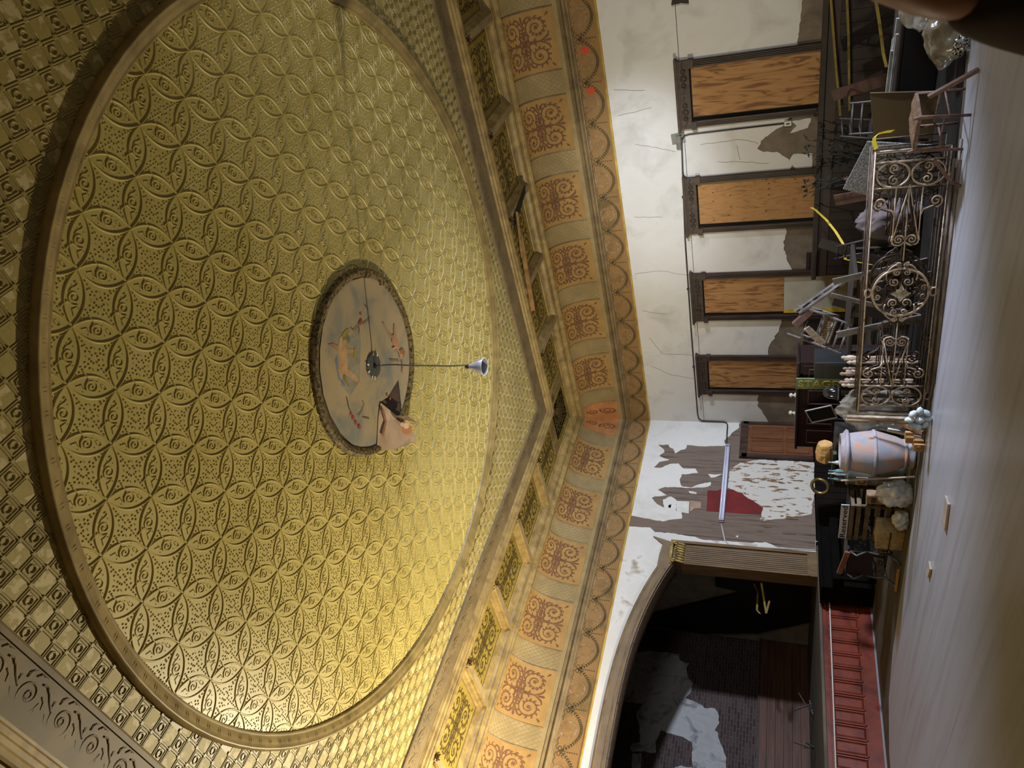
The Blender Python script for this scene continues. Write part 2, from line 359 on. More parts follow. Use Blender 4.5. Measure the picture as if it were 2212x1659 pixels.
D = z5([(1320, 500), (1500, 470), (1985, 495), (1990, 760), (1960, 960), (1850, 980), (1720, 1000), (1500, 1020), (1530, 900), (1490, 870), (1400, 820), (1340, 770), (1240, 735), (1210, 720), (1230, 560)])
plaster(D, wb, fnS, 0.012, 0.06, M_flakew)
for q in ([(1035, 600), (1100, 605), (1165, 600), (1095, 630), (1060, 632)], [(860, 750), (935, 765), (930, 780), (870, 770)], [(680, 880), (705, 870), (700, 905), (680, 900)], [(1280, 1155), (1310, 1150), (1300, 1172)]):
    plaster(z5(q), wb, fnS, 0.006, 0.05)
plaster(z5([(750, 842), (868, 846), (862, 955), (752, 935)]), wb, fnS, 0, 1, mat('paper_patch', (206, 204, 196), (190, 186, 176), scale=4), 0.016, 'paper_patch')
plaster(z5([(875, 838), (970, 852), (970, 908), (915, 910), (872, 942)]), wb, fnS, 0, 1, mat('tan_patch', (162, 136, 114), (140, 116, 96), scale=4), 0.016, 'paper_patch')
plaster(z5([(1030, 745), (1120, 748), (1150, 732), (1350, 742), (1390, 820), (1440, 832), (1490, 880), (1520, 900), (1520, 962), (1380, 955), (1022, 930)]), wb, fnS, 0, 1, mat('red_paint_patch', (112, 24, 22), (92, 18, 18), scale=3), 0.006, 'red_patch')
# flakes of brown where the paint came off (own outline each)
M_brownf = mat('brown_flake', (120, 92, 62), (96, 70, 46), scale=6)
for i in range(26):
    cx, cz = rnd.uniform(11.0, 13.2), rnd.uniform(1.05, 2.65)
    if 11.3 < cx < 12.4 and cz > 2.0: continue
    L = rnd.uniform(0.05, 0.22)
    MB().poly([(cx + rnd.uniform(.5, 1) * 0.03 * math.cos(a), cz + rnd.uniform(.5, 1) * L * math.sin(a)) for a in [j * PI / 5 for j in range(10)]], fnS, 0.0145).build('bare_flake', M_brownf, wb)

# door in the stage wall by the corner -----------------------------------
d1 = tag(bpy.data.objects.new('door_1', None), 'brown panelled door in the corner of the stage wall', None, None, 'structure'); C.objects.link(d1)
M_door = mat('brown_door', (112, 70, 42), (88, 52, 30), scale=1.5, stretch=(5, 5, 0.8), rough=0.5)
MB().box2((13.42, YS - 0.05, 0.95), (14.5, YS, 2.48)).build('leaf', M_door, d1)
for x0, x1 in ((13.52, 13.9), (14.0, 14.4)):
    for z0, z1 in ((1.05, 1.55), (1.65, 2.38)):
        m = MB(); m.prism([(x0, z0), (x1, z0), (x1, z1), (x0, z1)], lambda u, v, w: (u, YS - 0.05 - w, v), 0.004, 0)
        for a, b in (((x0, z0), (x1, z0)), ((x1, z0), (x1, z1)), ((x1, z1), (x0, z1)), ((x0, z1), (x0, z0))):
            m.bar((a[0], YS - 0.055, a[1]), (b[0], YS - 0.055, b[1]), 0.03, 0.03)
        m.build('panel', M_door, d1)
for a, b in (((13.3, 0.95), (13.42, 2.6)), ((14.5, 0.95), (14.6, 2.6)), ((13.3, 2.48), (14.6, 2.66))):
    MB().box2((a[0], YS - 0.08, a[1]), (b[0], YS, b[1])).build('casing', M_wood, d1)

# proscenium trim: arch band, columns, capitals ---------------------------
M_arch = mat('arch_paint', (122, 102, 76), (100, 84, 64), scale=2, rough=0.6)
M_arch2 = mat('arch_soffit', (104, 80, 54), (84, 64, 44), scale=2, rough=0.6)
outer = [(10.62, 4.42), (10.42, 4.18), (10.12, 4.22)] + [(x, archz(x, 4.82) + 0.02) for x in [9.8 - i * 0.2 for i in range(39)]] + [(1.88, 4.22), (1.58, 4.18), (1.38, 4.42)]
inn2 = [(10.5, 3.98), (10.04, 3.98), (10.02, 3.86)] + [(x, archz(x, 4.58)) for x in [9.8 - i * 0.2 for i in range(39)]] + [(1.98, 3.86), (1.5, 3.98)]
tr = MB().prism(outer + inn2[::-1], fnS, 0.06, -0.5, 0, 1).build('trim_1', [M_arch, M_arch2]); struct(tr, 'painted moulding round the proscenium arch')
bead = [(x, archz(x, 4.82) - 0.02) for x in [9.75 - i * 0.2 for i in range(38)]]
MB().tube([(x, YS - 0.065, z) for x, z in bead], 0.022, 6).build('bead', M_gold2, tr)
bead = [(x, archz(x, 4.64)) for x in [9.75 - i * 0.2 for i in range(38)]]
MB().tube([(x, YS - 0.065, z) for x, z in bead], 0.018, 6).build('bead', M_gold2, tr)
M_col = mat('column_wood', (116, 92, 62), (92, 72, 48), scale=2, stretch=(8, 8, 1), rough=0.45)
def column(xc, n, label):
    c = MB(); w = 0.52
    c.box2((xc - w / 2, YS - 0.05, 0.95), (xc + w / 2, YS + 0.3, 3.72))
    o = c.build('trim_%d' % n, M_col); struct(o, label)
    fl_ = MB().tube([(0, 0, 0), (0, 0, 2.5)], 0.021, 6).mesh('flute', M_col)
    for i in range(9): inst('flute', fl_, o, (xc - 0.2 + i * 0.05, YS - 0.055, 1.15))
    b = MB(); b.box2((xc - 0.3, YS - 0.1, 0.95), (xc + 0.3, YS, 1.09)); b.box2((xc - 0.28, YS - 0.085, 1.09), (xc + 0.28, YS, 1.14)); b.build('base', M_col, o)
    MB().box2((xc + 0.27, YS - 0.09, 0.95), (xc + 0.34, YS, 4.0)).build('edge_moulding', M_col, o)
    cap = MB(); M_cap = mat('capital_gilt', (186, 160, 96), (120, 98, 54), scale=14, rough=0.45)
    cap.box2((xc - 0.3, YS - 0.13, 3.93), (xc + 0.3, YS, 3.99))
    for i in range(8):
        x = xc - 0.24 + i * 0.068
        cap.tube([(x, YS - 0.06, 3.68), (x, YS - 0.1, 3.76), (x, YS - 0.12, 3.84), (x, YS - 0.17, 3.87), (x, YS - 0.18, 3.84)], [0.03, 0.028, 0.025, 0.02, 0.012], 6)
    for s in (-1, 1): cap.tube([(xc + s * 0.24 + s * (u - 0) * 0.5, YS - 0.13, 3.88 + v * 0.5) for u, v in spiral(0, 0, 0.1, 1.4, 0, 14)], 0.014, 5)
    cap.build('capital', M_cap, o, True)
column(10.2, 2, 'fluted wooden pilaster with gilt capital beside the stage')
column(1.8, 3, 'fluted wooden pilaster on the far side of the stage')

# stage -------------------------------------------------------------------
M_red = mat('mahogany_front', (118, 50, 30), (84, 32, 20), (108, 44, 26), scale=3, stretch=(1, 1, 1), rough=0.4, spec=0.3)
YF = 13.35
sf = MB().box2((XL, YF, 0), (10.6, YF + 0.15, 0.93)).build('wall_stage', M_red); struct(sf, 'red panelled front of the stage')
MB().box2((XL, YF - 0.02, 0.82), (10.6, YF, 0.93)).build('top_board', M_red, sf)
MB().box2((XL, YF - 0.02, 0.0), (10.6, YF, 0.2)).build('bottom_board', M_red, sf)
MB().box2((XL, YF - 0.045, 0.0), (10.6, YF - 0.02, 0.03)).build('shoe_strip', mat('grey_shoe', (120, 118, 124), rough=0.5), sf)
pm = MB(); pw, ph = 0.205, 0.5
pm.add([(-pw / 2, 0, 0), (pw / 2, 0, 0), (pw / 2, 0, ph), (-pw / 2, 0, ph), (-pw / 2 + .035, -0.022, .035), (pw / 2 - .035, -0.022, .035), (pw / 2 - .035, -0.022, ph - .035), (-pw / 2 + .035, -0.022, ph - .035)], [(0, 1, 5, 4), (1, 2, 6, 5), (2, 3, 7, 6), (3, 0, 4, 7), (4, 5, 6, 7)])
for a, b in (((-pw / 2 - .01, 0), (-pw / 2 - .01, ph)), ((pw / 2 + .01, 0), (pw / 2 + .01, ph)), ((-pw / 2, -.01), (pw / 2, -.01)), ((-pw / 2, ph + .01), (pw / 2, ph + .01))):
    pm.bar((a[0], -0.012, a[1]), (b[0], -0.012, b[1]), 0.024, 0.024)
pme = pm.mesh('panel', M_red)
for i in range(23): inst('panel', pme, sf, (4.55 + i * 0.268, YF, 0.27))
dw = MB().box2((10.6, YF + 0.02, 0), (XR, YS, 0.93)).build('baseboard_back', mat('black_wainscot', (26, 19, 15), (17, 13, 10), scale=3, rough=.9, spec=.1)); struct(dw, 'black wainscot right of the stage front')
bpk = MB().box2((-.09, -.015, 0), (.09, 0, .9)).mesh('plank', MATS['black_wainscot'])
for i in range(20): inst('plank', bpk, dw, (10.72 + i * .2, YF + .02, 0))
M_stf = mat('stage_floor', (92, 84, 70), (66, 58, 48), scale=2, stretch=(0.5, 4, 1), rough=0.7)
sg = MB().prism([(XL, YF - .06), (10.62, YF - .06), (10.62, YS), (XR + 1, YS), (XR + 1, 18.6), (XL, 18.6)], lambda u, v, w: (u, v, w), ST, 0.9).build('floor_stage', M_stf); struct(sg, 'dusty stage floor behind the arch')
M_brick = mat('brick_wall', (78, 62, 58), (52, 42, 42), scale=2, rough=0.9)
nt = M_brick.node_tree; N = nt.nodes; L = nt.links
bt = N.new('ShaderNodeTexBrick'); g = N.new('ShaderNodeNewGeometry'); sx = N.new('ShaderNodeSeparateXYZ'); cx = N.new('ShaderNodeCombineXYZ')
L.new(g.outputs['Position'], sx.inputs[0]); L.new(sx.outputs['X'], cx.inputs['X']); L.new(sx.outputs['Z'], cx.inputs['Y']); L.new(cx.outputs[0], bt.inputs['Vector'])
bt.inputs['Scale'].default_value = 1; bt.inputs['Brick Width'].default_value = 0.22; bt.inputs['Row Height'].default_value = 0.075; bt.inputs['Mortar Size'].default_value = 0.008
bt.inputs['Color1'].default_value = lin((84, 66, 62)); bt.inputs['Color2'].default_value = lin((58, 44, 44)); bt.inputs['Mortar'].default_value = lin((96, 86, 82))
L.new(bt.outputs['Color'], N['Principled BSDF'].inputs['Base Color'])
bp = N.new('ShaderNodeBump'); bp.inputs['Strength'].default_value = 0.6; bp.inputs['Distance'].default_value = 0.01; bp.invert = True
L.new(bt.outputs['Fac'], bp.inputs['Height']); L.new(bp.outputs[0], N['Principled BSDF'].inputs['Normal'])
YB = 18.5
wsb = MB().box2((XL - 1, YB, 0.9), (XR + 1, YB + 0.2, 7)).build('wall_stage_back', M_brick); struct(wsb, 'brick rear wall of the stage with old plaster')
fnB = lambda x, z, w: (x, YB - w, z)
zB = lambda pts: [(atY(1300 + a / 4.424, 1400 + b / 4.424, YB).x, atY(1300 + a / 4.424, 1400 + b / 4.424, YB).z) for a, b in pts]
M_oldp = mat('old_grey_plaster', (166, 162, 158), (104, 100, 98), (178, 176, 174), scale=2.2, rough=0.9, bump=0.25, lo=.3, hi=.7, dist=1.2)
plaster(zB([(480, 30), (740, 60), (745, 120), (835, 150), (810, 190), (820, 270), (870, 340), (850, 430), (800, 480), (920, 530), (980, 575), (1080, 580), (1120, 650), (1125, 720), (1080, 790), (1110, 810), (1130, 900), (1160, 960), (1190, 1050), (1170, 1300), (900, 1400), (870, 1146), (860, 900), (770, 850), (660, 820), (560, 790), (510, 900), (520, 1000), (370, 990), (290, 1000), (270, 950), (300, 910), (370, 900), (350, 700), (330, 640), (390, 540), (300, 520), (150, 500), (200, 300), (280, 60)]), wsb, fnB, 0.02, 0.08, M_oldp, 0.02)
plaster(zB([(290, 1010), (380, 1005), (370, 1300), (280, 1300)]), wsb, fnB, 0.02, 0.08, M_oldp, 0.02)
plaster(zB([(700, 1140), (760, 1125), (860, 1140), (880, 1300), (700, 1300)]), wsb, fnB, 0.02, 0.08, M_oldp, 0.02)
M_pw = mat('stage_panelling', (104, 68, 48), (70, 44, 32), scale=1.2, stretch=(0.6, 1, 8), rough=0.55)
zt = atY(1638, 1560, YB - 0.1).z
sp = MB()
for i in range(6):
    z0 = ST + i * (zt - ST) / 6; MB().box2((XL, YB - 0.1, z0), (11.6, YB - 0.02, z0 + (zt - ST) / 6 - 0.008)).build('board', M_pw, wsb)
MB().box2((XL, YB - 0.13, zt - 0.02), (11.6, YB - 0.02, zt + 0.03)).build('cap_rail', M_wood, wsb)
# side wall of the stage, a dark flight of steps against it
M_sw = mat('stage_side_plaster', (178, 172, 162), (150, 144, 136), scale=2, rough=0.9)
sw = MB().box2((11.4, YS + 0.35, 0.9), (11.6, YB, 7)).build('wall_stage_right', M_sw); struct(sw, 'grey plaster side wall of the stage')
swl = MB().box2((XL - 0.3, YS + 0.35, 0.9), (XL, YB, 7)).build('wall_stage_left', M_sw); struct(swl, 'side wall of the stage out of view')
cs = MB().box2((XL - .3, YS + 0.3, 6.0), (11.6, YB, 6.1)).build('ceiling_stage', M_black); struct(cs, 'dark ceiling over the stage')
# curtain rig: dark slanting flats leaning on the side wall
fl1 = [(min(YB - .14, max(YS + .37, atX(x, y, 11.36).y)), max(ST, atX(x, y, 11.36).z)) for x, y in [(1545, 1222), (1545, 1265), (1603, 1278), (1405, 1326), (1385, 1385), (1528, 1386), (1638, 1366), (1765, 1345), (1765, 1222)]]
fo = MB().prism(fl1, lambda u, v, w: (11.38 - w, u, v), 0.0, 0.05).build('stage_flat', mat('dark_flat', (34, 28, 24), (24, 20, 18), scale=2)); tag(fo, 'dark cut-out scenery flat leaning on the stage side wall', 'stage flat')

# off-camera walls that close the hall, window openings left for the daylight
def wall_with_holes(name, label, horiz, fixed, a0, a1, holes):
    o = None; m = MB()
    cuts = sorted(set([a0, a1] + [h for hh in holes for h in hh[:2]]))
    for p, q in zip(cuts[:-1], cuts[1:]):
        hs = [h for h in holes if h[0] <= p and h[1] >= q]
        spans = [(0, 7.0)] if not hs else [(0, hs[0][2]), (hs[0][3], 7.0)]
        for z0, z1 in spans:
            if horiz: m.box2((p, fixed - 0.3, z0), (q, fixed, z1))
            else: m.box2((fixed - 0.3, p, z0), (fixed, q, z1))
    return struct(m.build(name, M_white), label)
wall_with_holes('wall_rear', 'rear wall behind the viewer with two window openings', True, YR, XL - .3, XR + .3, [(3.2, 5.8, 2.3, 4.7), (9.8, 11.4, 3.2, 5.4)])
wall_with_holes('wall_left', 'side wall beside the viewer', False, XL, YR, YS + .3, [])
# ---------------------------------------------------------------- ceiling
RI, RO = 4.54, 4.71
ZF = ZC + 0.02                                    # round field
ce = MB()
n = 96
ci = [(CX + RO * 0.98 * math.cos(2 * PI * i / n), CY + RO * 0.98 * math.sin(2 * PI * i / n)) for i in range(n)]
sq = []
hw = 5.35
for i in range(n):
    a = 2 * PI * i / n; c, s = math.cos(a), math.sin(a); k = hw / max(abs(c), abs(s)); sq.append((CX + k * c, CY + k * s))
ce.add([(x, y, ZC) for x, y in ci] + [(x, y, ZC) for x, y in sq], [(i, (i + 1) % n, n + (i + 1) % n, n + i) for i in range(n)])
ceil = ce.build('ceiling', M_tin2); struct(ceil, 'gilded pressed tin ceiling with a great round field')
MB().box2((XL - .3, YR - .3, 7.12), (XR + .3, YS + .3, 7.2)).build('roof_boards', M_black, ceil)
MB().lathe([(0.01, ZF + 0.03), (RO + .1, ZF + 0.03)], 96, 0, (CX, CY, 0), False).build('field_backing', M_tin, ceil)
# one square tin panel of the round field: four arcs make the petals
S = 0.46
fd = lambda u, v, h: (u, v, -h)
t = MB()
t.add([(0, 0, 0), (S, 0, 0), (S, S, 0), (0, S, 0)], [(0, 1, 2, 3)])
sag = 0.2 * S
def edgearc(k, off):
    pts = []
    for i in range(13):
        q = i / 12; a = off * 4 * q * (1 - q)
        p = (q * S, a)
        for _ in range(k): p = (S - p[1], p[0])
        pts.append(p)
    return pts
for k in range(4):
    t.ridge(edgearc(k, sag), 0.0095, 0.011, fd)
def rosette(m, cx, cy, r, h, k=6):
    m.add([fd(cx, cy, h)] + [fd(cx + r * math.cos(2 * PI * i / (2 * k)) * (1 if i % 2 else .6), cy + r * math.sin(2 * PI * i / (2 * k)) * (1 if i % 2 else .6), 0) for i in range(2 * k)], [(0, 1 + i, 1 + (i + 1) % (2 * k)) for i in range(2 * k)])
rosette(t, 0.0, 0.0, 0.028, 0.016)
for rot in (0, 1):
    def fr(u, v, h, rot=rot): return fd(u, v, h) if not rot else fd(v, S - u, h)
    t.ridge(spiral(S * .5, 0, 0.062, 1.7, 2.6, 22), 0.0045, 0.007, fr)
    t.ridge([(S * .5 - .053, .032), (S * .5 - .06, -.01), (S * .42, -.06), (S * .36, -.09), (S * .30, -.115)], [.004, .006, .009, .011, .006], 0.009, fr)
    t.ridge([(S * .58, -.05), (S * .65, -.035), (S * .70, .0), (S * .75, .015), (S * .79, .0), (S * .76, -.014)], 0.004, 0.006, fr)
    t.ridge([(S * .40, .035), (S * .34, .02), (S * .29, -.012), (S * .24, .0), (S * .19, .006)], 0.004, 0.006, fr)
    for cu, cv in ((.66, .03), (.62, -.075 / S), (.33, .045), (.70, -.03), (.37, -.02)):
        rosette(t, *((S * cu, cv if abs(cv) < .06 else cv * S) if not rot else ((cv if abs(cv) < .06 else cv * S), S - S * cu)), 0.009, 0.006, 3)
rr = random.Random(5)
def dash(u, v, q, l, w, h=0.007):
    c_, s_ = math.cos(q), math.sin(q)
    t.add([fd(u - c_ * l + s_ * w, v - s_ * l - c_ * w, 0), fd(u + c_ * l + s_ * w, v + s_ * l - c_ * w, 0), fd(u + c_ * l - s_ * w, v + s_ * l + c_ * w, 0), fd(u - c_ * l - s_ * w, v - s_ * l + c_ * w, 0), fd(u - c_ * l * .5, v - s_ * l * .5, h), fd(u + c_ * l * .5, v + s_ * l * .5, h)], [(0, 1, 5, 4), (1, 2, 5), (2, 3, 4, 5), (3, 0, 4)])
inside = lambda u, v: min(u, S - u) > sag * 4 * (v / S) * (1 - v / S) * 1.1 + .018 and min(v, S - v) > sag * 4 * (u / S) * (1 - u / S) * 1.1 + .018
for i in range(9):
    for j in range(9):
        u, v = S * (.14 + .72 * i / 8) + rr.uniform(-.008, .008), S * (.14 + .72 * j / 8) + rr.uniform(-.008, .008)
        if not inside(u, v) or abs(abs(u - S / 2) - abs(v - S / 2)) < .02: continue
        dash(u, v, (PI / 2 if (i + j) % 2 else 0) + PI / 4 + rr.uniform(-.2, .2), .012, .0042)
for sx, sy in ((1, 1), (1, -1), (-1, 1), (-1, -1)):      # leafy sprays along the diagonals
    for k in range(1, 7):
        u, v = S / 2 + sx * k * .025, S / 2 + sy * k * .025
        for s_ in (-1, 1): dash(u, v, math.atan2(sy, sx) + s_ * .6, .011, .004)
tme = t.mesh('tin_panel', M_tin)
OX, OY, d45 = 2.779, 3.012, S / math.sqrt(2)
cells = []
for i in range(-30, 40):
    for j in range(-40, 40):
        x, y = OX + d45 * (i - j), OY + d45 * (i + j); cx_, cy_ = x, y + d45
        r = math.hypot(cx_ - CX, cy_ - CY)
        if r < RI + 0.30 and r > 0.75: cells.append((math.hypot(cx_, cy_), x, y))
cells.sort()
for _, x, y in cells[:300]: inst('tin_panel', tme, ceil, (x, y, ZF), (0, 0, PI / 4))
if len(cells) > 300:
    fm = MB(); c4, s4 = math.cos(PI / 4), math.sin(PI / 4)
    for _, x, y in cells[300:]: fm.add([(x + c4 * a - s4 * b, y + s4 * a + c4 * b, ZF + c) for a, b, c in t.v], t.f)
    tag(fm.build('far_tin_panels', M_tin, ceil), 'far tin panels of the round field', None, None, 'stuff')

# chequered tin outside the ring: squares with rosettes, bosses at the corners
Q = 0.1625
def cheq(m, cx, cy, kind):
    if kind == 'ros':
        a = Q * .47
        for s_, hh in ((a, .008), (a * .72, .006)):
            ring = [(-s_, -s_), (s_, -s_), (s_, s_), (-s_, s_), (-s_, -s_)]
            for p, q in zip(ring[:-1], ring[1:]): m.ridge([(cx + p[0], cy + p[1]), (cx + q[0], cy + q[1])], 0.008, hh, fd)
        m.ridge([(cx + x, cy + y) for x, y in arc(0, 0, Q * .2, 0, 2 * PI, 9)], 0.009, 0.01, fd)
    elif kind == 'plain':
        a = Q * .44
        m.add([fd(cx - a, cy - a, .003), fd(cx + a, cy - a, .003), fd(cx + a, cy + a, .003), fd(cx - a, cy + a, .003)], [(0, 1, 2, 3)], 1)
    else:
        a = 0.02
        m.add([fd(cx - a, cy - a, 0), fd(cx + a, cy - a, 0), fd(cx + a, cy + a, 0), fd(cx - a, cy + a, 0), fd(cx - a * .7, cy - a * .7, .011), fd(cx + a * .7, cy - a * .7, .011), fd(cx + a * .7, cy + a * .7, .011), fd(cx - a * .7, cy + a * .7, .011)], [(0, 1, 5, 4), (1, 2, 6, 5), (2, 3, 7, 6), (3, 0, 4, 7), (4, 5, 6, 7)])
def cheq_elems():
    for i in range(4):
        for j in range(4):
            yield Q * (i + .5), Q * (j + .5), ('ros' if (i + j) % 2 == 0 else 'plain')
            yield Q * i, Q * j, 'boss'
fullm = MB()
for e in cheq_elems(): cheq(fullm, *e)
fullme = fullm.mesh('chequered_panel', [M_tin2, M_flake])
P4 = Q * 4
nx = 16
BX0, BX1, BY0, BY1 = XL + 2.94, XR - 2.94, YR + 2.94, YS - 2.94
x0, y0 = 1.605, -0.089
for i in range(17):
    for j in range(17):
        x, y = x0 + i * P4, y0 + j * P4
        if x > BX1 or y > BY1: continue
        corners = [math.hypot(x + a - CX, y + b - CY) for a in (0, P4) for b in (0, P4)]
        if max(corners) < RO - .02: continue
        if min(corners) > RO + .05 and x + P4 < BX1 and y + P4 < BY1 and y > BY0 and not (x < CX < x + P4 or y < CY < y + P4): inst('chequered_panel', fullme, ceil, (x, y, ZC - .001)); continue
        m = MB()
        for a, b, k in cheq_elems():
            if math.hypot(x + a - CX, y + b - CY) > RO - 0.03 and x + a < BX1 and BY0 < y + b < BY1: cheq(m, a, b, k)
        if m.v: m.build('chequered_panel', [M_tin2, M_flake], ceil, loc=(x, y, ZC - .001))

# ring moulding -------------------------------------------------------------
M_ring = mat('ring_gilt', (150, 128, 78), (116, 98, 58), scale=3, rough=0.45, spec=0.5)
rg = MB().lathe([(4.53, ZF + .03), (4.532, 6.955), (4.545, 6.938), (4.56, 6.942), (4.575, 6.935), (4.60, 6.915), (4.635, 6.90), (4.662, 6.893), (4.668, 6.884), (4.682, 6.878), (4.695, 6.886), (4.70, 6.90), (4.712, 6.91), (4.715, 6.965)], 120, 0, (CX, CY, 0), False).build('trim_4', M_ring, smooth=True)
struct(rg, 'great gilded ring moulding on the ceiling')
rb = MB()
for s_ in (-.016, .016): rb.tube([(4.585, s_, 6.927), (4.615, s_, 6.908), (4.65, s_, 6.897)], [0.003, 0.006, 0.003], 5)
rbm = rb.mesh('rib_pair', M_ring)
for i in range(160): inst('rib_pair', rbm, rg, (CX, CY, 0), (0, 0, 2 * PI * i / 160))

# cornice: profiles swept round the room ---------------------------------------
def sweep(name, prof, m, label, smooth=False):
    b = MB(); k = len(prof)
    for i, z in prof: b.add([(XL + i, YR + i, z), (XR - i, YR + i, z), (XR - i, YS - i, z), (XL + i, YS - i, z)], [])
    for a in range(k - 1):
        for c in range(4): b.f.append((a * 4 + c, a * 4 + (c + 1) % 4, (a + 1) * 4 + (c + 1) % 4, (a + 1) * 4 + c)); b.m.append(0)
    return struct(b.build(name, m), label)
def curve(p0, p1, n, bulge):
    out = []
    for i in range(n + 1):
        t_ = i / n; a = math.sin(PI * t_) * bulge; dx, dz = p1[0] - p0[0], p1[1] - p0[1]; l = math.hypot(dx, dz)
        out.append((p0[0] + dx * t_ - dz / l * a, p0[1] + dz * t_ + dx / l * a))
    return out
frz = sweep('trim_5', [(0.016, 5.04), (0.016, 5.6)], M_frieze, 'painted frieze of garlands above the white walls')
sweep('trim_6', [(0.0, 5.02), (0.035, 5.025), (0.045, 5.045), (0.035, 5.065), (0.016, 5.07)], mat('bright_gilt', (196, 160, 74), (150, 116, 50), scale=2, rough=0.4), 'thin gilt bead under the frieze')
m1 = [(0.016, 5.56), (0.05, 5.565), (0.055, 5.59), (0.075, 5.595)] + curve((0.08, 5.60), (0.09, 5.68), 5, -0.035) + [(0.07, 5.69), (0.1, 5.70), (0.1, 5.715), (0.13, 5.72), (0.13, 5.74), (0.11, 5.75)]
sweep('trim_7', m1, M_gold2, 'torus moulding between frieze and cove')
def covept(q):  # q 0..1 up the cove -> inset, height
    a = q * PI / 2; return 0.62 - 0.50 * math.cos(a), 5.75 + 0.98 * math.sin(a)
cove = sweep('trim_8', [covept(i / 12) for i in range(13)], M_cove, 'painted cove with orange scroll panels')
m2 = [(0.60, 6.73), (0.60, 6.71), (0.64, 6.70), (0.66, 6.72)] + curve((0.665, 6.73), (0.70, 6.79), 4, 0.015) + [(0.70, 6.795), (0.76, 6.80), (0.76, 6.83)] + curve((0.77, 6.83), (0.88, 6.94), 5, 0.025) + [(0.89, 6.96)]
sweep('trim_9', m2, M_gold, 'upper cove moulding along the coffers')
m3 = [(2.1, 6.965), (2.11, 6.94)] + curve((2.11, 6.93), (2.18, 6.835), 4, 0.015) + [(2.19, 6.825), (2.28, 6.825), (2.28, 6.80)] + curve((2.28, 6.80), (2.36, 6.81), 4, -0.015) + [(2.36, 6.82), (2.40, 6.83), (2.42, 6.86), (2.46, 6.87), (2.48, 6.90), (2.5, 6.90)]
sweep('trim_10', m3, M_gold, 'inner coffer moulding with a tan soffit')
bd = sweep('trim_11', [(2.5, 6.90), (2.5, 6.905), (2.88, 6.925), (2.88, 6.91), (2.92, 6.91), (2.94, 6.925), (2.95, 6.97)], M_band, 'umber band framing the tin ceiling')
cof = sweep('trim_12', [(0.86, 6.967), (2.12, 6.967)], M_gold2, 'recessed coffer soffit')

# scroll ornament in a unit square, strokes painted on
def scrolls(m, fn, mi):
    def st(p, w): m.strip(p, w, fn, 0.003, mi)
    def leaf(p, q, l, w):
        st([p, (p[0] + l * .35 * math.cos(q), p[1] + l * .35 * math.sin(q)), (p[0] + l * .7 * math.cos(q + .35), p[1] + l * .7 * math.sin(q + .35)), (p[0] + l * math.cos(q + .75), p[1] + l * math.sin(q + .75))], [w * .5, w, w * .8, w * .1])
    for sx, sy in ((1, 1), (-1, 1), (1, -1), (-1, -1)):
        c = (0.5 + sx * 0.235, 0.5 + sy * 0.235); sg = sx * sy
        a0 = math.atan2(-sy, -sx); N_ = 40
        sp = spiral(c[0], c[1], 0.185, 1.6, a0, N_, sg, 0.28)
        st(sp, [0.013 * (1 - .4 * i / N_) for i in range(N_)])
        st([(0.5 + sx * .02, 0.5 + sy * .02), (0.5 + sx * .05, .5 + sy * .07), sp[1]], [0.02, .026, .014])
        for i in range(1, 38, 2):        # acanthus lobes on both sides of the stem
            p = sp[i]; out_ = math.atan2(p[1] - c[1], p[0] - c[0])
            if i < 26: leaf(p, out_ + sg * 0.5, 0.075 * (1 - i / 60), 0.017)
            if i > 6: leaf(p, out_ + PI - sg * 0.9, 0.045 * (1 - i / 70), 0.013)
        m.poly([(c[0] + .045 * math.cos(k) * (1 if j % 2 else .6), c[1] + .045 * math.sin(k) * (1 if j % 2 else .6)) for j, k in enumerate([x * PI / 6 for x in range(12)])], fn, 0.003, mi)
        st([(.5 + sx * .39, .5 + sy * .40), (.5 + sx * .43, .5 + sy * .44), (.5 + sx * .455, .5 + sy * .46)], [.003, .02, .002])
    for k in range(4):
        q = k * PI / 2; cs_, sn = math.cos(q), math.sin(q)
        f2 = lambda u, v: (.5 + u * cs_ - v * sn, .5 + u * sn + v * cs_)
        st([f2(.07, 0), f2(.14, 0), f2(.22, 0), f2(.30, 0)], [.035, .028, .016, .008])
        for s_ in (-1, 1):
            st([f2(.27, 0), f2(.34, s_ * .03), f2(.40, s_ * .075), f2(.425, s_ * .13), f2(.40, s_ * .16)], [.008, .016, .018, .012, .002])
            st([f2(.16, s_ * .01), f2(.20, s_ * .045), f2(.19, s_ * .075)], [.012, .016, .003])
        st([f2(.33, 0), f2(.38, 0), f2(.43, 0), f2(.455, 0)], [.006, .02, .022, .003])
    m.poly([(.5 + .085 * math.cos(x) * (1 if j % 2 else .6), .5 + .085 * math.sin(x) * (1 if j % 2 else .6)) for j, x in enumerate([y * PI / 8 for y in range(16)])], fn, 0.003, mi)
def covemap(off):   # local frame: x along the wall, y into the room, z up
    def fn(u, v, h):
        i, z = covept(v); a = v * PI / 2
        return (u, i + (math.cos(a)) * (h + off), z - math.sin(a) * (h + off))
    return fn
def grid_panel(m, fn, u0, u1, v0, v1, nu, nv, mi=0):
    vs = [fn(u0 + (u1 - u0) * i / nu, v0 + (v1 - v0) * j / nv, 0) for j in range(nv + 1) for i in range(nu + 1)]
    m.add(vs, [(j * (nu + 1) + i, j * (nu + 1) + i + 1, (j + 1) * (nu + 1) + i + 1, (j + 1) * (nu + 1) + i) for j in range(nv) for i in range(nu)], mi)
pwid = 1.15
cpm = MB(); cf = covemap(0.012)
V0, V1 = 0.06, 0.97
grid_panel(cpm, cf, -pwid / 2, pwid / 2, V0, V1, 6, 10)
fnp = lambda u, v, h: cf((u - .5) * pwid * .95, V0 + (V1 - V0) * (.03 + v * .94), h)
scrolls(cpm, fnp, 1)
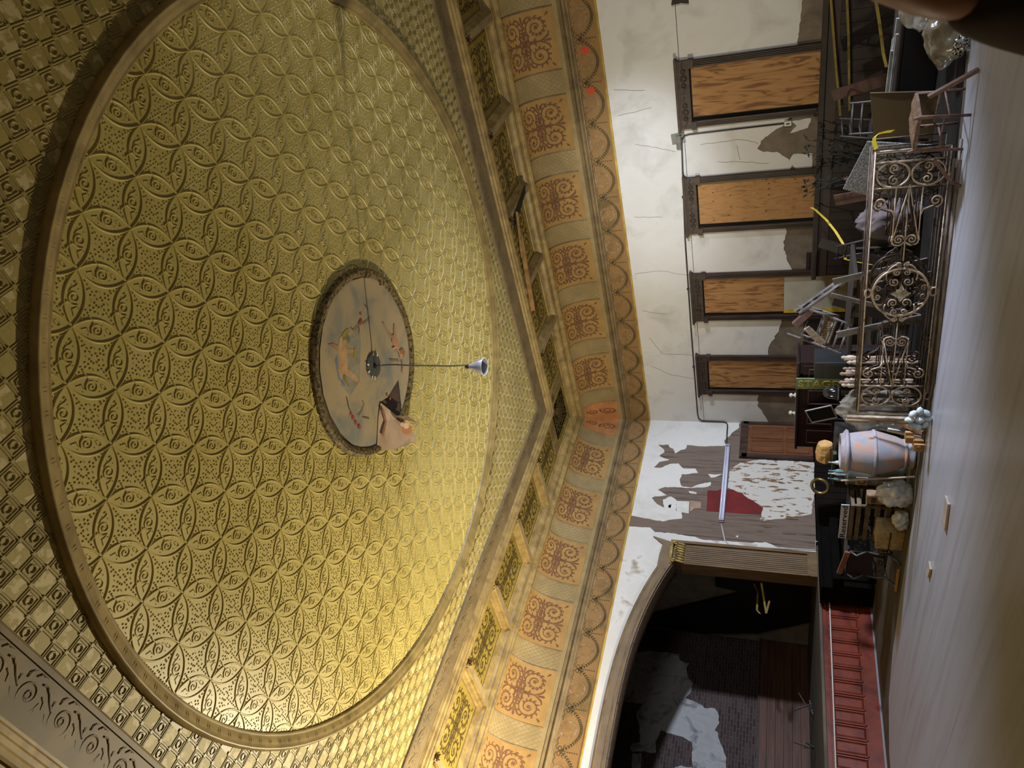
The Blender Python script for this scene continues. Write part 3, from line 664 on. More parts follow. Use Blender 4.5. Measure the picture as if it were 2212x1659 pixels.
edge_ = [(-pwid / 2, V0 + (V1 - V0) * i / 10) for i in range(11)]
for s_ in (-1, 1): cpm.tube([cf(s_ * u, v, 0) for u, v in edge_], 0.014, 5, 2)
cpme = cpm.mesh('cove_panel', [M_orange, M_scroll, M_gold2])
ltm = MB(); lw = 0.46; cg = covemap(0.006)
grid_panel(ltm, cg, -lw / 2, lw / 2, V0, V1, 3, 10)
for k in range(-5, 16):
    for s_ in (-1, 1):
        pts = []
        for i in range(25):
            v = i / 24; u = (k * 0.1 + s_ * v * 0.9) % 2.0
            x = -lw / 2 + (k * 0.09 - .0) + (v if s_ > 0 else -v) * 0.9
            if -lw / 2 < x < lw / 2: pts.append((x, V0 + (V1 - V0) * v))
        if len(pts) > 1: ltm.strip(pts, 0.004, cg, 0.003, 1)
ltme = ltm.mesh('lattice_panel', [M_cove, M_lattice])
# a side = (origin corner, direction along, rotation) ; local x runs from the far corner
SIDES = {'R': (lambda t_: (XR, YS - t_, 0), PI / 2), 'S': (lambda t_: (XR - t_, YS, 0), PI), 'L': (lambda t_: (XL, YS - t_, 0), -PI / 2)}
for sd, per, n_ in (('R', 1.637, 7), ('S', 1.59, 8), ('L', 1.59, 7)):
    loc, rz = SIDES[sd]
    for k in range(n_):
        t0 = 1.27 + per * k
        inst('cove_panel', cpme, cove, loc(t0 + pwid / 2), (0, 0, rz))
        inst('lattice_panel', ltme, cove, loc(t0 + pwid + (per - pwid) / 2), (0, 0, rz))
    inst('lattice_panel', ltme, cove, loc(1.03), (0, 0, rz))
# mitred corner panel, half on each wall
cc = MB()
M_orange2 = mat('corner_orange', (176, 118, 68), (154, 100, 56), scale=3, rough=0.75)
for side in (0, 1):
    def cfc(u, v, h, side=side):
        i, z = covept(v); a = v * PI / 2; i2 = i + math.cos(a) * (h + .012); z2 = z - math.sin(a) * (h + .012)
        uu = i + (0.80 - i) * max(0, min(1, u)) if i < 0.78 else 0.78
        return (XR - i2, YS - max(uu, i2 * 1.0), z2) if side == 0 else (XR - max(uu, i2), YS - i2, z2)
    grid_panel(cc, cfc, 0, 1, V0, 0.86, 5, 10)
    for cu, cv, r in ((.5, .24, .17), (.45, .58, .15)):
        cc.strip([(cu + (x - .0) * 1.0, cv + y) for x, y in spiral(0, 0, r, 1.8, 1.0, 26, 1, .15)], [0.02 * (1 - .5 * i / 25) for i in range(26)], cfc, 0.003, 1)
        sp_ = spiral(0, 0, r, 1.8, 1.0, 26, 1, .15)
        for i in range(0, 20, 2):
            x, y = sp_[i]; q = math.atan2(y, x) + .8
            cc.strip([(cu + x, cv + y), (cu + x + .05 * math.cos(q), cv + y + .04 * math.sin(q))], [.018, .003], cfc, .003, 1)
cc.build('corner_panel', [M_orange2, M_scroll], cove)

# coffers: beams, patterned panels, lamp sockets --------------------------------
M_tan = mat('tan_beam', (150, 130, 92), (126, 108, 74), scale=3, rough=0.6)
M_beamd = mat('aged_beam', (120, 98, 62), (96, 76, 48), scale=3, rough=0.6)
bm = MB()
bm.box2((-0.06, 0.72, 6.805), (0.06, 2.22, 6.97))
for s_ in (-1, 1):
    pr = [(0.06, 6.80), (0.075, 6.82), (0.08, 6.86), (0.11, 6.88), (0.125, 6.92), (0.15, 6.95)]
    k = len(pr)
    bm.add([(s_ * a, 0.80, z + .012) for a, z in pr] + [(s_ * a, 2.14, z + .012) for a, z in pr], [((i, i + 1, k + i + 1, k + i) if s_ > 0 else (i + 1, i, k + i, k + i + 1)) for i in range(k - 1)], 1)
bme = bm.mesh('coffer_beam', [M_tan, M_gold])
cw = 1.30
pnm = MB(); pf = lambda u, v, h: (u, v, 6.96 - h)
grid_panel(pnm, pf, -cw / 2, cw / 2, 0.92, 2.08, 2, 2)
scrolls(pnm, lambda u, v, h: pf((u - .5) * cw * .98, 0.94 + v * 1.12, h + .001), 1)
pnme = pnm.mesh('coffer_panel', [M_yellow, M_yscroll])
M_socket = mat('tarnished_socket', (120, 92, 40), (40, 30, 18), scale=30, rough=0.35, metal=0.6)
so = MB()
so.lathe([(0.035, 0), (0.045, -0.012), (0.03, -0.03), (0.04, -0.045), (0.022, -0.06), (0.024, -0.085), (0.012, -0.09)], 8, 0, (0, 2.24, 6.825))
for k in range(5): so.tube([(0.02 * math.cos(k * 1.26), 2.24 + 0.02 * math.sin(k * 1.26), 6.76), (0.06 * math.cos(k * 1.26), 2.24 + 0.06 * math.sin(k * 1.26), 6.765), (0.07 * math.cos(k * 1.26), 2.24 + 0.07 * math.sin(k * 1.26), 6.735)], [0.012, 0.016, 0.006], 5)
sme = so.mesh('lamp_socket', M_socket)
for sd, t0, per, n_ in (('R', 2.28, 1.69, 7), ('S', 2.22, 1.645, 7), ('L', 2.22, 1.645, 7)):
    loc, rz = SIDES[sd]
    for k in range(n_):
        t1 = t0 + per * k
        if k: inst('coffer_beam', bme, cof, loc(t1), (0, 0, rz))
        inst('coffer_panel', pnme, cof, loc(t1 + per / 2), (0, 0, rz))
        if not (sd == 'R' and k == 2): inst('lamp_socket', sme, cof, loc(t1), (0, 0, rz))
    inst('coffer_panel', pnme, cof, loc(t0 - 0.62), (0, 0, rz), (0.8, 1, 1))
# broken strip: the moulding has dropped away from the soffit on the window side
brk = MB().bar((XR - 2.26, 8.3, 6.74), (XR - 2.2, 6.5, 6.66), 0.03, 0.09).bar((XR - 2.28, 7.0, 6.70), (XR - 2.22, 6.0, 6.62), 0.02, 0.05)
brk.build('torn_strip', mat('torn_lath', (150, 112, 60), (110, 80, 44), scale=5), cof)
brk = MB().prism([(6.0, 1.0), (6.14, 1.05), (6.42, 2.1), (6.22, 2.1)], lambda u, v, w: (XR - v, u, 6.79 + w), 0, 0.01)
brk.build('torn_hole', M_black, cof)

# relief scroll on the umber band ---------------------------------------------
br = MB(); bf = lambda u, v, h: (u, 2.7 + v, 6.914 - h)
for s_ in (0, 1):
    c = (-0.2 + 0.41 * s_, 0.0)
    br.ridge([(c[0] + x, c[1] + y) for x, y in spiral(0, 0, .13, 1.5, PI * s_, 26, 1 if s_ else -1, .2)], .008, .003, bf)
    br.ridge([(c[0] + x, c[1] + y) for x, y in arc(0, 0, .028, 0, 2 * PI, 8)], .008, .004, bf)
    for k in range(9):
        a = k * .7; br.ridge([(c[0] + .13 * math.cos(a), .13 * math.sin(a)), (c[0] + .16 * math.cos(a + .2), .16 * math.sin(a + .2)), (c[0] + .18 * math.cos(a + .5), .17 * math.sin(a + .5))], [.009, .007, .003], .003, bf)
    br.ridge([(c[0] + .13, 0), (c[0] + .2, .05), (c[0] + .26, .1), (c[0] + .31, .12)], [.008, .010, .008, .004], .003, bf)
brme = br.mesh('band_scroll', M_band)
for sd, n_ in (('L', 16), ('R', 15), ('S', 15)):
    loc, rz = SIDES[sd]
    for k in range(n_): inst('band_scroll', brme, bd, loc(3.3 + k * .8225), (0, 0, rz))

# frieze garlands: bow, swag and wreath per bay -----------------------------------
gm = MB(); gf = lambda u, v, h: (u, 0.017 + h, 5.32 + v)
per = 0.8225
for i in range(23):     # leaves along the swag
    q = i / 22; u = -per / 2 + per * q; v = 0.12 - 0.30 * (1 - (2 * q - 1) ** 2)
    sl = 0.30 * 4 * (2 * q - 1) / per; a = math.atan(sl)
    for s_ in (-1, 1):
        b = a + s_ * .7; gm.strip([(u, v), (u + .03 * math.cos(b), v + .03 * math.sin(b)), (u + .05 * math.cos(b), v + .05 * math.sin(b))], [.008, .013, .001], gf, .002)
for s_ in (-1, 1):      # bow
    gm.strip([(-per / 2, .12)] + [(-per / 2 + s_ * (.045 + .04 * math.cos(k)), .15 + .035 * math.sin(k)) for k in [PI - x * .6 for x in range(10)]], .007, gf, .002)
    gm.strip([(-per / 2, .12), (-per / 2 + s_ * .05, .07), (-per / 2 + s_ * .09, .09), (-per / 2 + s_ * .13, .05)], [.008, .01, .008, .003], gf, .002)
    gm.strip([(-per / 2 + s_ * .02, .2), (-per / 2 + s_ * .08, .23), (-per / 2 + s_ * .13, .2), (-per / 2 + s_ * .19, .23), (-per / 2 + s_ * .25, .2)], .006, gf, .002)
gm.poly([(-per / 2 + .03 * math.cos(x), .12 + .03 * math.sin(x)) for x in [y * PI / 4 for y in range(8)]], gf, .0025)
for k in range(6): gm.poly([(-per / 2 + .012 * math.cos(x), .04 - k * .045 + .018 * math.sin(x)) for x in [y * PI / 3 for y in range(6)]], gf, .002)
gm.strip([(x, .07 + y) for x, y in arc(0, 0, .15, 0, 2 * PI, 25)], .012, gf, .0015, 1)
for k in range(14):
    a = k * 2 * PI / 14; gm.strip([(.12 * math.cos(a), .07 + .12 * math.sin(a)), (.19 * math.cos(a + .2), .07 + .19 * math.sin(a + .2))], [.012, .002], gf, .002, 1)
gm.poly([(.11 * math.cos(x), .07 + .11 * math.sin(x)) for x in [y * PI / 8 for y in range(16)]], gf, .001, 2)
gme = gm.mesh('garland', [M_garl, M_wreath, M_frieze])
for sd, n_ in (('R', 15), ('S', 14), ('L', 6)):
    loc, rz = SIDES[sd]
    for k in range(n_): inst('garland', gme, frz, loc(0.45 + k * per), (0, 0, rz))
rp_ = mat('red_paint_spot', (190, 66, 40), rough=0.8)
for y in (3.8, 4.56): MB().poly(ragged([(y - .07, 5.3), (y + .05, 5.28), (y + .08, 5.42), (y - .04, 5.45)], .01, .04, rnd), lambda u, v, h: (XR - .02 - h, u, v), .002).build('red_spot', rp_, frz)

# medallion with the torn mural ------------------------------------------------------
MX, MY, MR = 6.66, 5.27, 1.28
M_rim = mat('flaking_rim', (122, 100, 54), (34, 28, 18), (96, 80, 44), scale=22, lo=.38, hi=.62, rough=0.7, bump=0.6)
M_mural = mat('mural_canvas', (168, 146, 110), (118, 116, 106), (156, 138, 106), scale=1.5, rough=0.85, lo=.32, hi=.68, detail=5)
M_mblue = mat('mural_sky', (134, 138, 132), (122, 128, 126), scale=3, rough=0.85)
med = thing('ceiling_medallion', 'round painted mural with a torn hanging flap in the ceiling centre', 'mural', (MX, MY, ZF))
MB().lathe([(1.27, 0.02), (1.262, -0.045), (1.235, -0.072), (1.19, -0.068), (1.15, -0.05), (1.14, 0.0)], 72, 0, (0, 0, 0), False, 0.004).build('rim', M_rim, med)
MB().lathe([(0.01, -0.024), (1.16, -0.024)], 64, 0, (0, 0, 0), False).build('backing_board', mat('backing_board', (78, 60, 46), (60, 46, 36), scale=4), med)
zm = ZF - 0.03
mp_ = lambda a, b: (atZ(620 + a / 3.456, 540 + b / 3.456, zm).x - MX, atZ(620 + a / 3.456, 540 + b / 3.456, zm).y - MY)
fm_ = lambda u, v, h: (u, v, -0.03 - h)
# outline of the canvas in the photograph's zoom coordinates, with the wedge that tore out
ol = [(560, 205), (640, 210), (680, 225), (690, 265), (715, 255), (760, 300), (830, 400), (890, 540), (930, 680), (950, 820), (945, 960), (925, 1080), (890, 1190), (855, 1245), (850, 1150), (830, 970), (790, 1030), (750, 1100), (690, 1135), (680, 1250), (665, 1450), (650, 1500), (600, 1510), (500, 1465), (400, 1370), (320, 1230), (270, 1080), (245, 900), (245, 740), (265, 580), (310, 430), (380, 310), (460, 235)]
MB().prism([mp_(a, b) for a, b in ol], fm_, 0.004, 0).build('canvas', M_mural, med)
fl_pts = [(690, 1140), (765, 1215), (830, 1310), (885, 1400), (830, 1450), (740, 1490), (660, 1505), (668, 1400), (675, 1250)]
fp = [mp_(a, b) for a, b in fl_pts]
fz = [0.05, .09, .16, .24, .20, .12, .05, .045, .045]
fo_ = MB(); fo_.add([(u, v, -z) for (u, v), z in zip(fp, fz)] + [(u, v, -z + .004) for (u, v), z in zip(fp, fz)], [tuple(range(len(fp))), tuple(range(2 * len(fp) - 1, len(fp) - 1, -1))])
flap = fo_.build('torn_flap', mat('flap_canvas', (186, 158, 128), (164, 136, 108), scale=3, rough=0.85), med)
cl = [(760, 1235), (850, 1235), (920, 1290), (870, 1280), (800, 1265)]
fo_ = MB(); fo_.add([(mp_(a, b)[0], mp_(a, b)[1], -.12 - .02 * i) for i, (a, b) in enumerate(cl)], [(0, 1, 2, 3, 4)]); fo_.build('curled_edge', mat('curl_canvas', (168, 128, 84), rough=.85), med)
PH = [0.004]
def paint(pts, col, name='painted_figure', h=0.006, close=True):
    PH[0] += 0.0004; h = PH[0]
    m_ = mat('paint_%d_%d_%d' % col, col, tuple(int(c * .85) for c in col), scale=7, rough=0.85)
    return MB().poly([mp_(a, b) for a, b in pts], fm_, h).build(name, m_, med)
def blob(cx, cy, rx, ry, rot=0, n_=14): return [(cx + rx * math.cos(k) * math.cos(rot) - ry * math.sin(k) * math.sin(rot), cy + rx * math.cos(k) * math.sin(rot) + ry * math.sin(k) * math.cos(rot)) for k in [2 * PI * i / n_ for i in range(n_)]]
def paintl(pts, w, col, name='painted_stroke', h=0.0065):
    PH[0] += 0.0004; h = PH[0] if h < .03 else h
    m_ = mat('paint_%d_%d_%d' % col, col, tuple(int(c * .85) for c in col), scale=7, rough=0.85)
    return MB().strip([mp_(a, b) for a, b in pts], w, fm_, h).build(name, m_, med)
paint([(470, 640), (540, 560), (550, 700), (540, 980), (470, 1090), (400, 1010), (440, 800)], (146, 138, 116), 'painted_sky', .0045)
paint([(355, 820), (372, 770), (380, 900), (395, 960), (440, 1010), (430, 1020), (380, 960)], (110, 124, 140), 'blue_drape', .0055)
paint([(380, 725), (395, 660), (415, 655), (420, 710), (445, 745), (450, 830), (450, 910), (425, 950), (400, 940), (380, 890), (385, 800)], (190, 148, 100), 'cherub_body')
paint([(425, 895), (455, 890), (500, 930), (540, 965), (515, 992), (470, 950), (435, 935)], (196, 156, 110), 'cherub_leg')
paint([(410, 930), (435, 930), (445, 970), (468, 1022), (450, 1015), (425, 975)], (140, 112, 56), 'cherub_leg')
paint([(445, 735), (495, 745), (490, 770), (448, 768)], (188, 148, 98), 'cherub_arm')
paint([(383, 720), (392, 655), (405, 640), (412, 665), (405, 715)], (192, 156, 112), 'cherub_arm')
paint(blob(440, 665, 26, 36), (120, 112, 98), 'cherub_hair'); paint(blob(430, 690, 18, 22), (178, 144, 82), 'cherub_face', .007)
paint(blob(432, 620, 42, 15, -.9), (156, 134, 50), 'cymbal'); paint(blob(504, 775, 10, 44), (160, 140, 58), 'cymbal')
paint([(300, 705), (340, 695), (378, 715), (382, 750), (360, 745), (330, 720)], (160, 122, 92), 'cherub_wing')
for a, b, r in ((545, 475, 9), (548, 530, 14), (540, 550, 10), (475, 1225, 12), (490, 1255, 13), (510, 1290, 12), (535, 1320, 13), (742, 1082, 9), (765, 1110, 8)): paint(blob(a, b, r * .8, r * 1.4), (164, 66, 52), 'painted_rose', .007)
for p_ in ([(530, 570), (535, 600), (530, 625)], [(555, 555), (590, 530), (615, 500), (610, 540)], [(470, 580), (490, 600), (520, 570), (545, 520)], [(440, 1100), (455, 1170), (470, 1210)], [(525, 1240), (555, 1200), (570, 1150), (560, 1130)], [(560, 1250), (610, 1260)], [(570, 410), (600, 440)]): paintl(p_, .006, (104, 84, 62), 'painted_tendril')
paint([(770, 640), (800, 630), (825, 690), (835, 740), (810, 735), (780, 700)], (176, 128, 92), 'cherub_body'); paint([(705, 545), (715, 545), (760, 620), (785, 650), (770, 660)], (168, 124, 92), 'cherub_leg')
paint([(790, 560), (800, 555), (805, 600), (812, 640), (790, 645)], (178, 134, 98), 'cherub_leg'); paint(blob(853, 765, 20, 28), (150, 96, 48), 'cherub_hair'); paint(blob(846, 795, 12, 20), (184, 144, 110), 'cherub_face', .007)
paintl([(760, 825), (830, 828)], .008, (130, 96, 70)); paintl([(850, 830), (855, 880), (850, 920)], .012, (140, 100, 72)); paintl([(780, 740), (810, 725), (830, 760), (835, 790)], .014, (184, 146, 116))
paintl([(690, 1190), (715, 1280), (700, 1340), (690, 1390)], .03, (150, 104, 74), 'painted_figure', 0.05); 
for a, b, r, c_ in ((795, 1335, 40, (172, 112, 66)), (790, 1310, 22, (204, 172, 146)), (760, 1300, 16, (200, 164, 136))):
    m_ = mat('paint_%d_%d_%d' % c_, c_, rough=.85); q_ = [mp_(*x) for x in blob(a, b, r, r)]; MB().add([(u, v, -.245 - .004 * r / 40 + (r == 40) * .003) for u, v in q_], [tuple(range(len(q_)))]).build('painted_head', m_, flap)
# crown plate at the centre and the pendant lamp
px, py = mp_(640, 865)
pl = MB().lathe([(0.02, -0.06), (0.17, -0.055), (0.18, -0.04), (0.18, -0.02)], 22, 0, (px, py, 0)).build('crown_plate', mat('grey_plate', (66, 66, 64), (84, 82, 78), scale=12, rough=.5), med)
MB().lathe([(0.035, -0.07), (0.035, -0.058)], 12, 0, (px, py, 0)).build('hole', M_black, pl)
for a in (2.2, 2.6, 3.3, 3.9, 5.2, 5.8, .6): MB().poly([(px + .17 * math.cos(a + x) * y, py + .17 * math.sin(a + x) * y) for x, y in ((-.12, .9), (0, 1.2), (.12, .95), (.03, .8))], lambda u, v, h: (u, v, -.062), 0).build('white_chip', mat('white_chip', (206, 196, 170), rough=.9), pl)
pen = thing('pendant_lamp', 'small grey cone pendant lamp on a long cord below the mural', 'lamp', (px + MX, py + MY, ZF - .065))
zl = 5.52 - (ZF - .065)
MB().tube([(0.012 * math.sin(i * .9), 0.012 * math.cos(i * .7) - .012, zl * i / 14) for i in range(15)], 0.011, 6).build('cord', mat('grey_cord', (88, 84, 74), rough=.6), pen, True)
sh = MB().lathe([(0.03, zl), (0.035, zl - .03), (0.115, zl - .215), (0.112, zl - .216), (0.028, zl - .04)], 28, 0, (0, 0, 0), False)
sh.build('shade', mat('grey_enamel', (150, 152, 160), (128, 130, 138), scale=6, rough=.35), pen, True)
MB().lathe([(0.02, zl + .05), (0.03, zl + .03), (0.032, zl - .005)], 12).build('socket', M_wood, pen)
MB().tube([(0.114 * math.cos(k), 0.114 * math.sin(k), zl - .215) for k in [2 * PI * i / 28 for i in range(28)]], 0.004, 5, 0, True).build('rim', mat('white_enamel', (235, 235, 235), rough=.3), pen)
MB().lathe([(0.01, zl - .05), (0.03, zl - .09), (0.028, zl - .13), (0.004, zl - .15)], 12).build('bulb', mat('frosted_bulb', (200, 202, 206), rough=.3), pen, True)
# ---------------------------------------------------------------- wall fittings
from mathutils import noise
M_pipe = mat('dark_conduit', (58, 54, 50), (44, 40, 38), scale=5, rough=0.5)
M_cream = mat('cream_cable', (186, 184, 178), rough=0.5)
cd = thing('wall_conduit', 'dark conduit running above the windows to the corner lamp', 'conduit', (XR, 5.72, 3.72))
rel = lambda pts, o: [(p[0] - o[0], p[1] - o[1], p[2] - o[2]) for p in pts]
o_ = (XR, 5.72, 3.72)
MB().tube(rel([(XR - .03, 5.72, 3.66), (XR - .03, 8, 3.74), (XR - .03, 10.5, 3.76), (XR - .03, 13.2, 3.76), (XR - .03, 13.36, 3.74), (XR - .03, 13.44, 3.66), (XR - .03, 13.44, 3.12), (XR - .06, 13.45, 3.03), (14.45, 13.46, 3.0), (13.75, 13.46, 2.99)], o_), 0.017, 8).build('pipe', M_pipe, cd, True)
MB().tube(rel([(XR - .03, 5.64, 1.72), (XR - .03, 5.66, 3.5), (XR - .03, 5.68, 3.6), (XR - .03, 5.76, 3.66)], o_), 0.015, 8).build('branch_pipe', M_pipe, cd, True)
for y, z in ((7.0, 3.71), (9.3, 3.755), (11.6, 3.765)): MB().box((-.03, y - 5.72, z - 3.72), (.05, .03, .06)).build('clip', M_pipe, cd)
jb = thing('junction_box', 'grey junction box taped over at the conduit corner', 'junction box', (XR - .014, 5.8, 3.72))
MB().box((-.03, 0, 0), (.06, .26, .1)).build('box', mat('grey_tape', (96, 94, 86), (120, 116, 106), scale=8, rough=.6), jb, bevel=.01)
MB().prism([(-.2, -.12), (0.02, -.14), (.05, .13), (-.17, .15)], lambda u, v, w: (-.002 - w, u, v), 0.004, 0).build('tape_patch', mat('silver_tape', (124, 122, 112), (100, 98, 90), scale=9, rough=.4), jb)
sk = thing('outlet_box', 'small white outlet box at the end of the branch conduit', 'outlet', (XR - .014, 5.64, 1.66))
MB().box((-.03, 0, 0), (.06, .09, .13)).build('cover', mat('white_plastic', (206, 202, 190), rough=.5), sk, bevel=.008)
MB().box((-.062, 0, 0), (.004, .02, .07)).build('slot', M_black, sk)
# broken bracket high on the wall at the picture's edge
bk = MB().prism(ragged([(2.95, 3.62), (3.25, 3.66), (3.23, 3.5), (3.26, 3.36), (3.12, 3.4), (2.95, 3.36)], .01, .05, rnd), lambda u, v, w: (XR - w, u, v), .09, .012).build('wall_bracket', M_dark)
tag(bk, 'dark broken wooden bracket high on the white wall', 'bracket')
# twin-tube lamp on the stage wall
fx = thing('tube_lamp', 'long twin tube light fitting on the peeling stage wall', 'lamp', (12.45, YS, 2.95))
MB().box((0, -.035, 0), (2.5, .05, .12)).build('housing', mat('lilac_enamel', (176, 178, 200), (160, 160, 184), scale=4, rough=.4), fx, bevel=.01)
for z in (-.035, .035): MB().tube([(-1.18, -.08, z), (1.18, -.08, z)], .018, 8).build('tube', mat('lamp_tube', (216, 218, 232), rough=.2), fx, True)
for x in (-1.22, 1.22): MB().box((x, -.075, 0), (.05, .06, .11)).build('end_cap', mat('cap_metal', (150, 148, 150), rough=.4), fx)
cb = [atY(1558, 1132, YS - .03), atY(1562, 1150, YS - .03), atY(1566, 1168, YS - .03), atY(1575, 1176, YS - .03), atY(1600, 1180, YS - .03), atY(1680, 1184, YS - .03), atY(1762, 1188, YS - .03), Vector((10.7, YF - .1, .97)), Vector((10.68, YF - .09, .85)), Vector((10.6, YF - .07, .76)), Vector((10.4, YF - .05, .74)), Vector((9.0, YF - .05, .755)), Vector((7, YF - .05, .77)), Vector((4.4, YF - .05, .79))]
tag(MB().tube(cb, .014, 6).build('power_cable', M_cream, None, True), 'cream cable from the tube lamp along the stage front', 'cable')

# dark wainscot below the farther windows
for n_, (a, b) in enumerate(((8.5, 8.9), (10.2, 11.24), (12.46, YS))):
    struct(MB().box2((XR - .04, a, 0), (XR, b, 1.18)).box2((XR - .07, a, 1.18), (XR, b, 1.24)).build('trim_%d' % (13 + n_), M_dark), 'dark wainscot below the far windows, piece %s' % ('by the parapet', 'between the windows', 'in the corner')[n_])

# shade under the stored things, painted as a dark sheet on the floor
MB().prism(ragged([(8.95, 2.3), (8.55, 3.4), (8.3, 4.5), (8.08, 5.3), (7.9, 6.1), (7.78, 6.9), (8.5, 7.2), (9.0, 9.9), (13.3, 9.8), (13.45, 2.3)], .03, .3, rnd), lambda u, v, w: (u, v, w), .003, .0005).build('painted_floor_shade', mat('painted_floor_shade', (20, 18, 16), (30, 26, 22), scale=2, rough=.95, spec=.1), fl)
# ---------------------------------------------------------------- iron gates
M_iron = mat('rusty_iron', (164, 142, 120), (104, 82, 66), (178, 160, 138), scale=9, rough=.55, metal=.25)
M_iron_shade = mat('shaded_rusty_iron', (88, 72, 60), (50, 40, 33), scale=9, rough=.6, metal=.25)  # darker copy for the rear gates, shade put into the colour
GATE = []       # (part name, mesh)
def gate_parts():
    G = lambda d, c: (0, d, .38 + c)
    def put(name, pts, r, closed=False, n=5, m_=None):
        b_ = MB().tube([G(*p) for p in pts], r, n, 0, closed); GATE.append((name, b_.mesh(name, m_ or M_iron, True)))
    for c in (-.36, .36): put('rail', [(-1.62, c), (1.62, c)], .009)
    for s in (-1, 1):
        for d in (1.62, 1.5): put('end_bar', [(s * d, -.36), (s * d, .36)], .009)
        put('cross_bar', [(s * 1.22, -.36), (s * 1.22, .36)], .0075)
        for c in (-.13, .13): put('rod', [(s * .58, c), (s * 1.22, c)], .0075)
        put('rod', [(s * .38, 0), (s * 1.2, 0)], .0075)
        for c in (-1, 1):
            put('slanting_rod', [(s * .62, c * .13), (s * 1.24, 0)], .0075)
            put('ring', [(s * d_, c * v) for d_, v in arc(1.36, .17, .135, 0, 2 * PI * 21 / 22, 22, .16)], .011, True)
            for dd, a0, sg in ((1.30, 0, 1), (1.43, PI, -1)): put('scroll', [(s * (dd + x), c * (.16 + y)) for x, y in spiral(0, 0, .055, 1.4, a0, 16, sg)], .0085)
            put('scroll', [(s * (1.05 + x), c * (.27 + y)) for x, y in spiral(0, 0, .07, 1.6, PI, 20, -1)] , .009)
            put('scroll_stem', [(s * 1.0, c * .25), (s * .98, c * .2), (s * .96, c * .15), (s * .9, c * .13)], .0085)
            put('heart', [(s * .60, 0), (s * .56, c * .06), (s * .57, c * .11), (s * .62, c * .14), (s * .68, c * .13)], .009)
            put('scroll', [(s * (.63 + x), c * (.065 + y)) for x, y in spiral(0, 0, .055, 1.6, -PI / 2, 18, 1)], .009)
            put('scroll', [(s * (.335 + x), c * (.045 + y)) for x, y in spiral(0, 0, .035, 1.4, PI, 14, 1)], .0085)
            put('ring_scroll', [(s * (.24 + x), c * (.05 + y)) for x, y in spiral(0, 0, .04, 1.4, 0, 14, 1)], .0085)
            put('ring_scroll', [(s * (.05 + x), c * (.24 + y)) for x, y in spiral(0, 0, .04, 1.4, PI / 2, 14, -1)], .0085)
            put('ring_scroll', [(s * (.13 + x), c * (.07 + y)) for x, y in spiral(0, 0, .055, 1.5, PI / 4, 16, 1)], .0085)
            put('ring_arc', [(s * d_, c * v) for d_, v in arc(.20, 0, .15, .1, PI * .62, 12, .16)], .009)
            put('ring_arc', [(s * d_, c * v) for d_, v in arc(0, .20, .15, PI * .5, -.1, 12, .1)], .009)
    put('centre_ring', [(.29 * math.cos(q), .29 * math.sin(q)) for q in [2 * PI * i / 40 for i in range(40)]], .014, True)
    for c in (-1, 1): put('small_ring', [(.05 * math.cos(q), c * .34 + .035 * math.sin(q)) for q in [2 * PI * i / 14 for i in range(14)]], .010, True)
    for d in (-1.3, -.7, .75, 1.35): put('small_ring', [(d + .05 * math.cos(q), -.40 + .035 * math.sin(q)) for q in [2 * PI * i / 12 for i in range(12)]], .009, True)
    ro = MB()
    for k in range(8):
        q = k * PI / 4; ca, sa = math.cos(q), math.sin(q); l = .11 if k % 2 == 0 else .075
        ro.add([(-.02, .0, .38), (-.05, l * .5 * ca - .03 * sa, .38 + l * .5 * sa + .03 * ca), (-.03, l * ca, .38 + l * sa), (-.05, l * .5 * ca + .03 * sa, .38 + l * .5 * sa - .03 * ca)], [(0, 1, 2), (0, 2, 3)])
    GATE.append(('rosette', ro.mesh('rosette', M_rosw)))
rz = math.atan2(.70, 3.05)
gx, gy = 7.96, 5.22
M_rosw = mat('pale_rosette', (196, 184, 160), (150, 134, 110), scale=12, rough=.6)
gate_parts()
gl = ['front scrolled iron gate panel standing on its side at the floor edge', 'second scrolled iron gate panel, just behind the front one', 'third scrolled iron gate panel counted from the open floor', 'rearmost scrolled iron gate panel, against the junk']
gate = None
for k in range(4):
    if not k:
        gate = thing('iron_gate', gl[0], 'iron gate', (0, 0, 0), (0, 0, 0), 'scrolled iron gate panels')
        for nm, me_ in GATE: inst(nm, me_, gate)
        g2 = gate
    else: g2 = copy_tree(gate); g2['label'] = gl[k]
    if k:
        for ch in g2.children: ch.material_slots[0].link = 'OBJECT'; ch.material_slots[0].material = M_iron_shade
    g2.location = (gx + .17 * k, gy + (0, .10, .0, .16)[k], .062); g2.rotation_euler = (0, 0, rz)
# loose rails lying along the foot of the gates
M_rail = mat('grey_rail', (118, 106, 96), (84, 72, 64), scale=5, rough=.6)
for k, (dx, z, l0, l1) in enumerate(((-.07, .02, -1.4, 1.6), (-.12, .02, -1.7, 1.3), (-.17, .02, -1.5, 1.1), (-.095, .06, -1.5, 1.25))):
    R_ = Matrix.Rotation(rz, 3, 'Z'); a = R_ @ Vector((dx, l0, 0)); b = R_ @ Vector((dx, l1, 0))
    tag(MB().tube([(gx + a.x, gy + a.y, z + .005), (gx + b.x, gy + b.y, z + .005)], .018, 6).build('loose_rail', M_rail, None, True), ['loose grey rail on the floor, nearest the gates', 'loose grey rail on the floor, middle of three', 'loose grey rail on the floor, farthest out from the gates', 'loose grey rail lying on top of the others'][k], 'rail', 'loose rails by the gates')
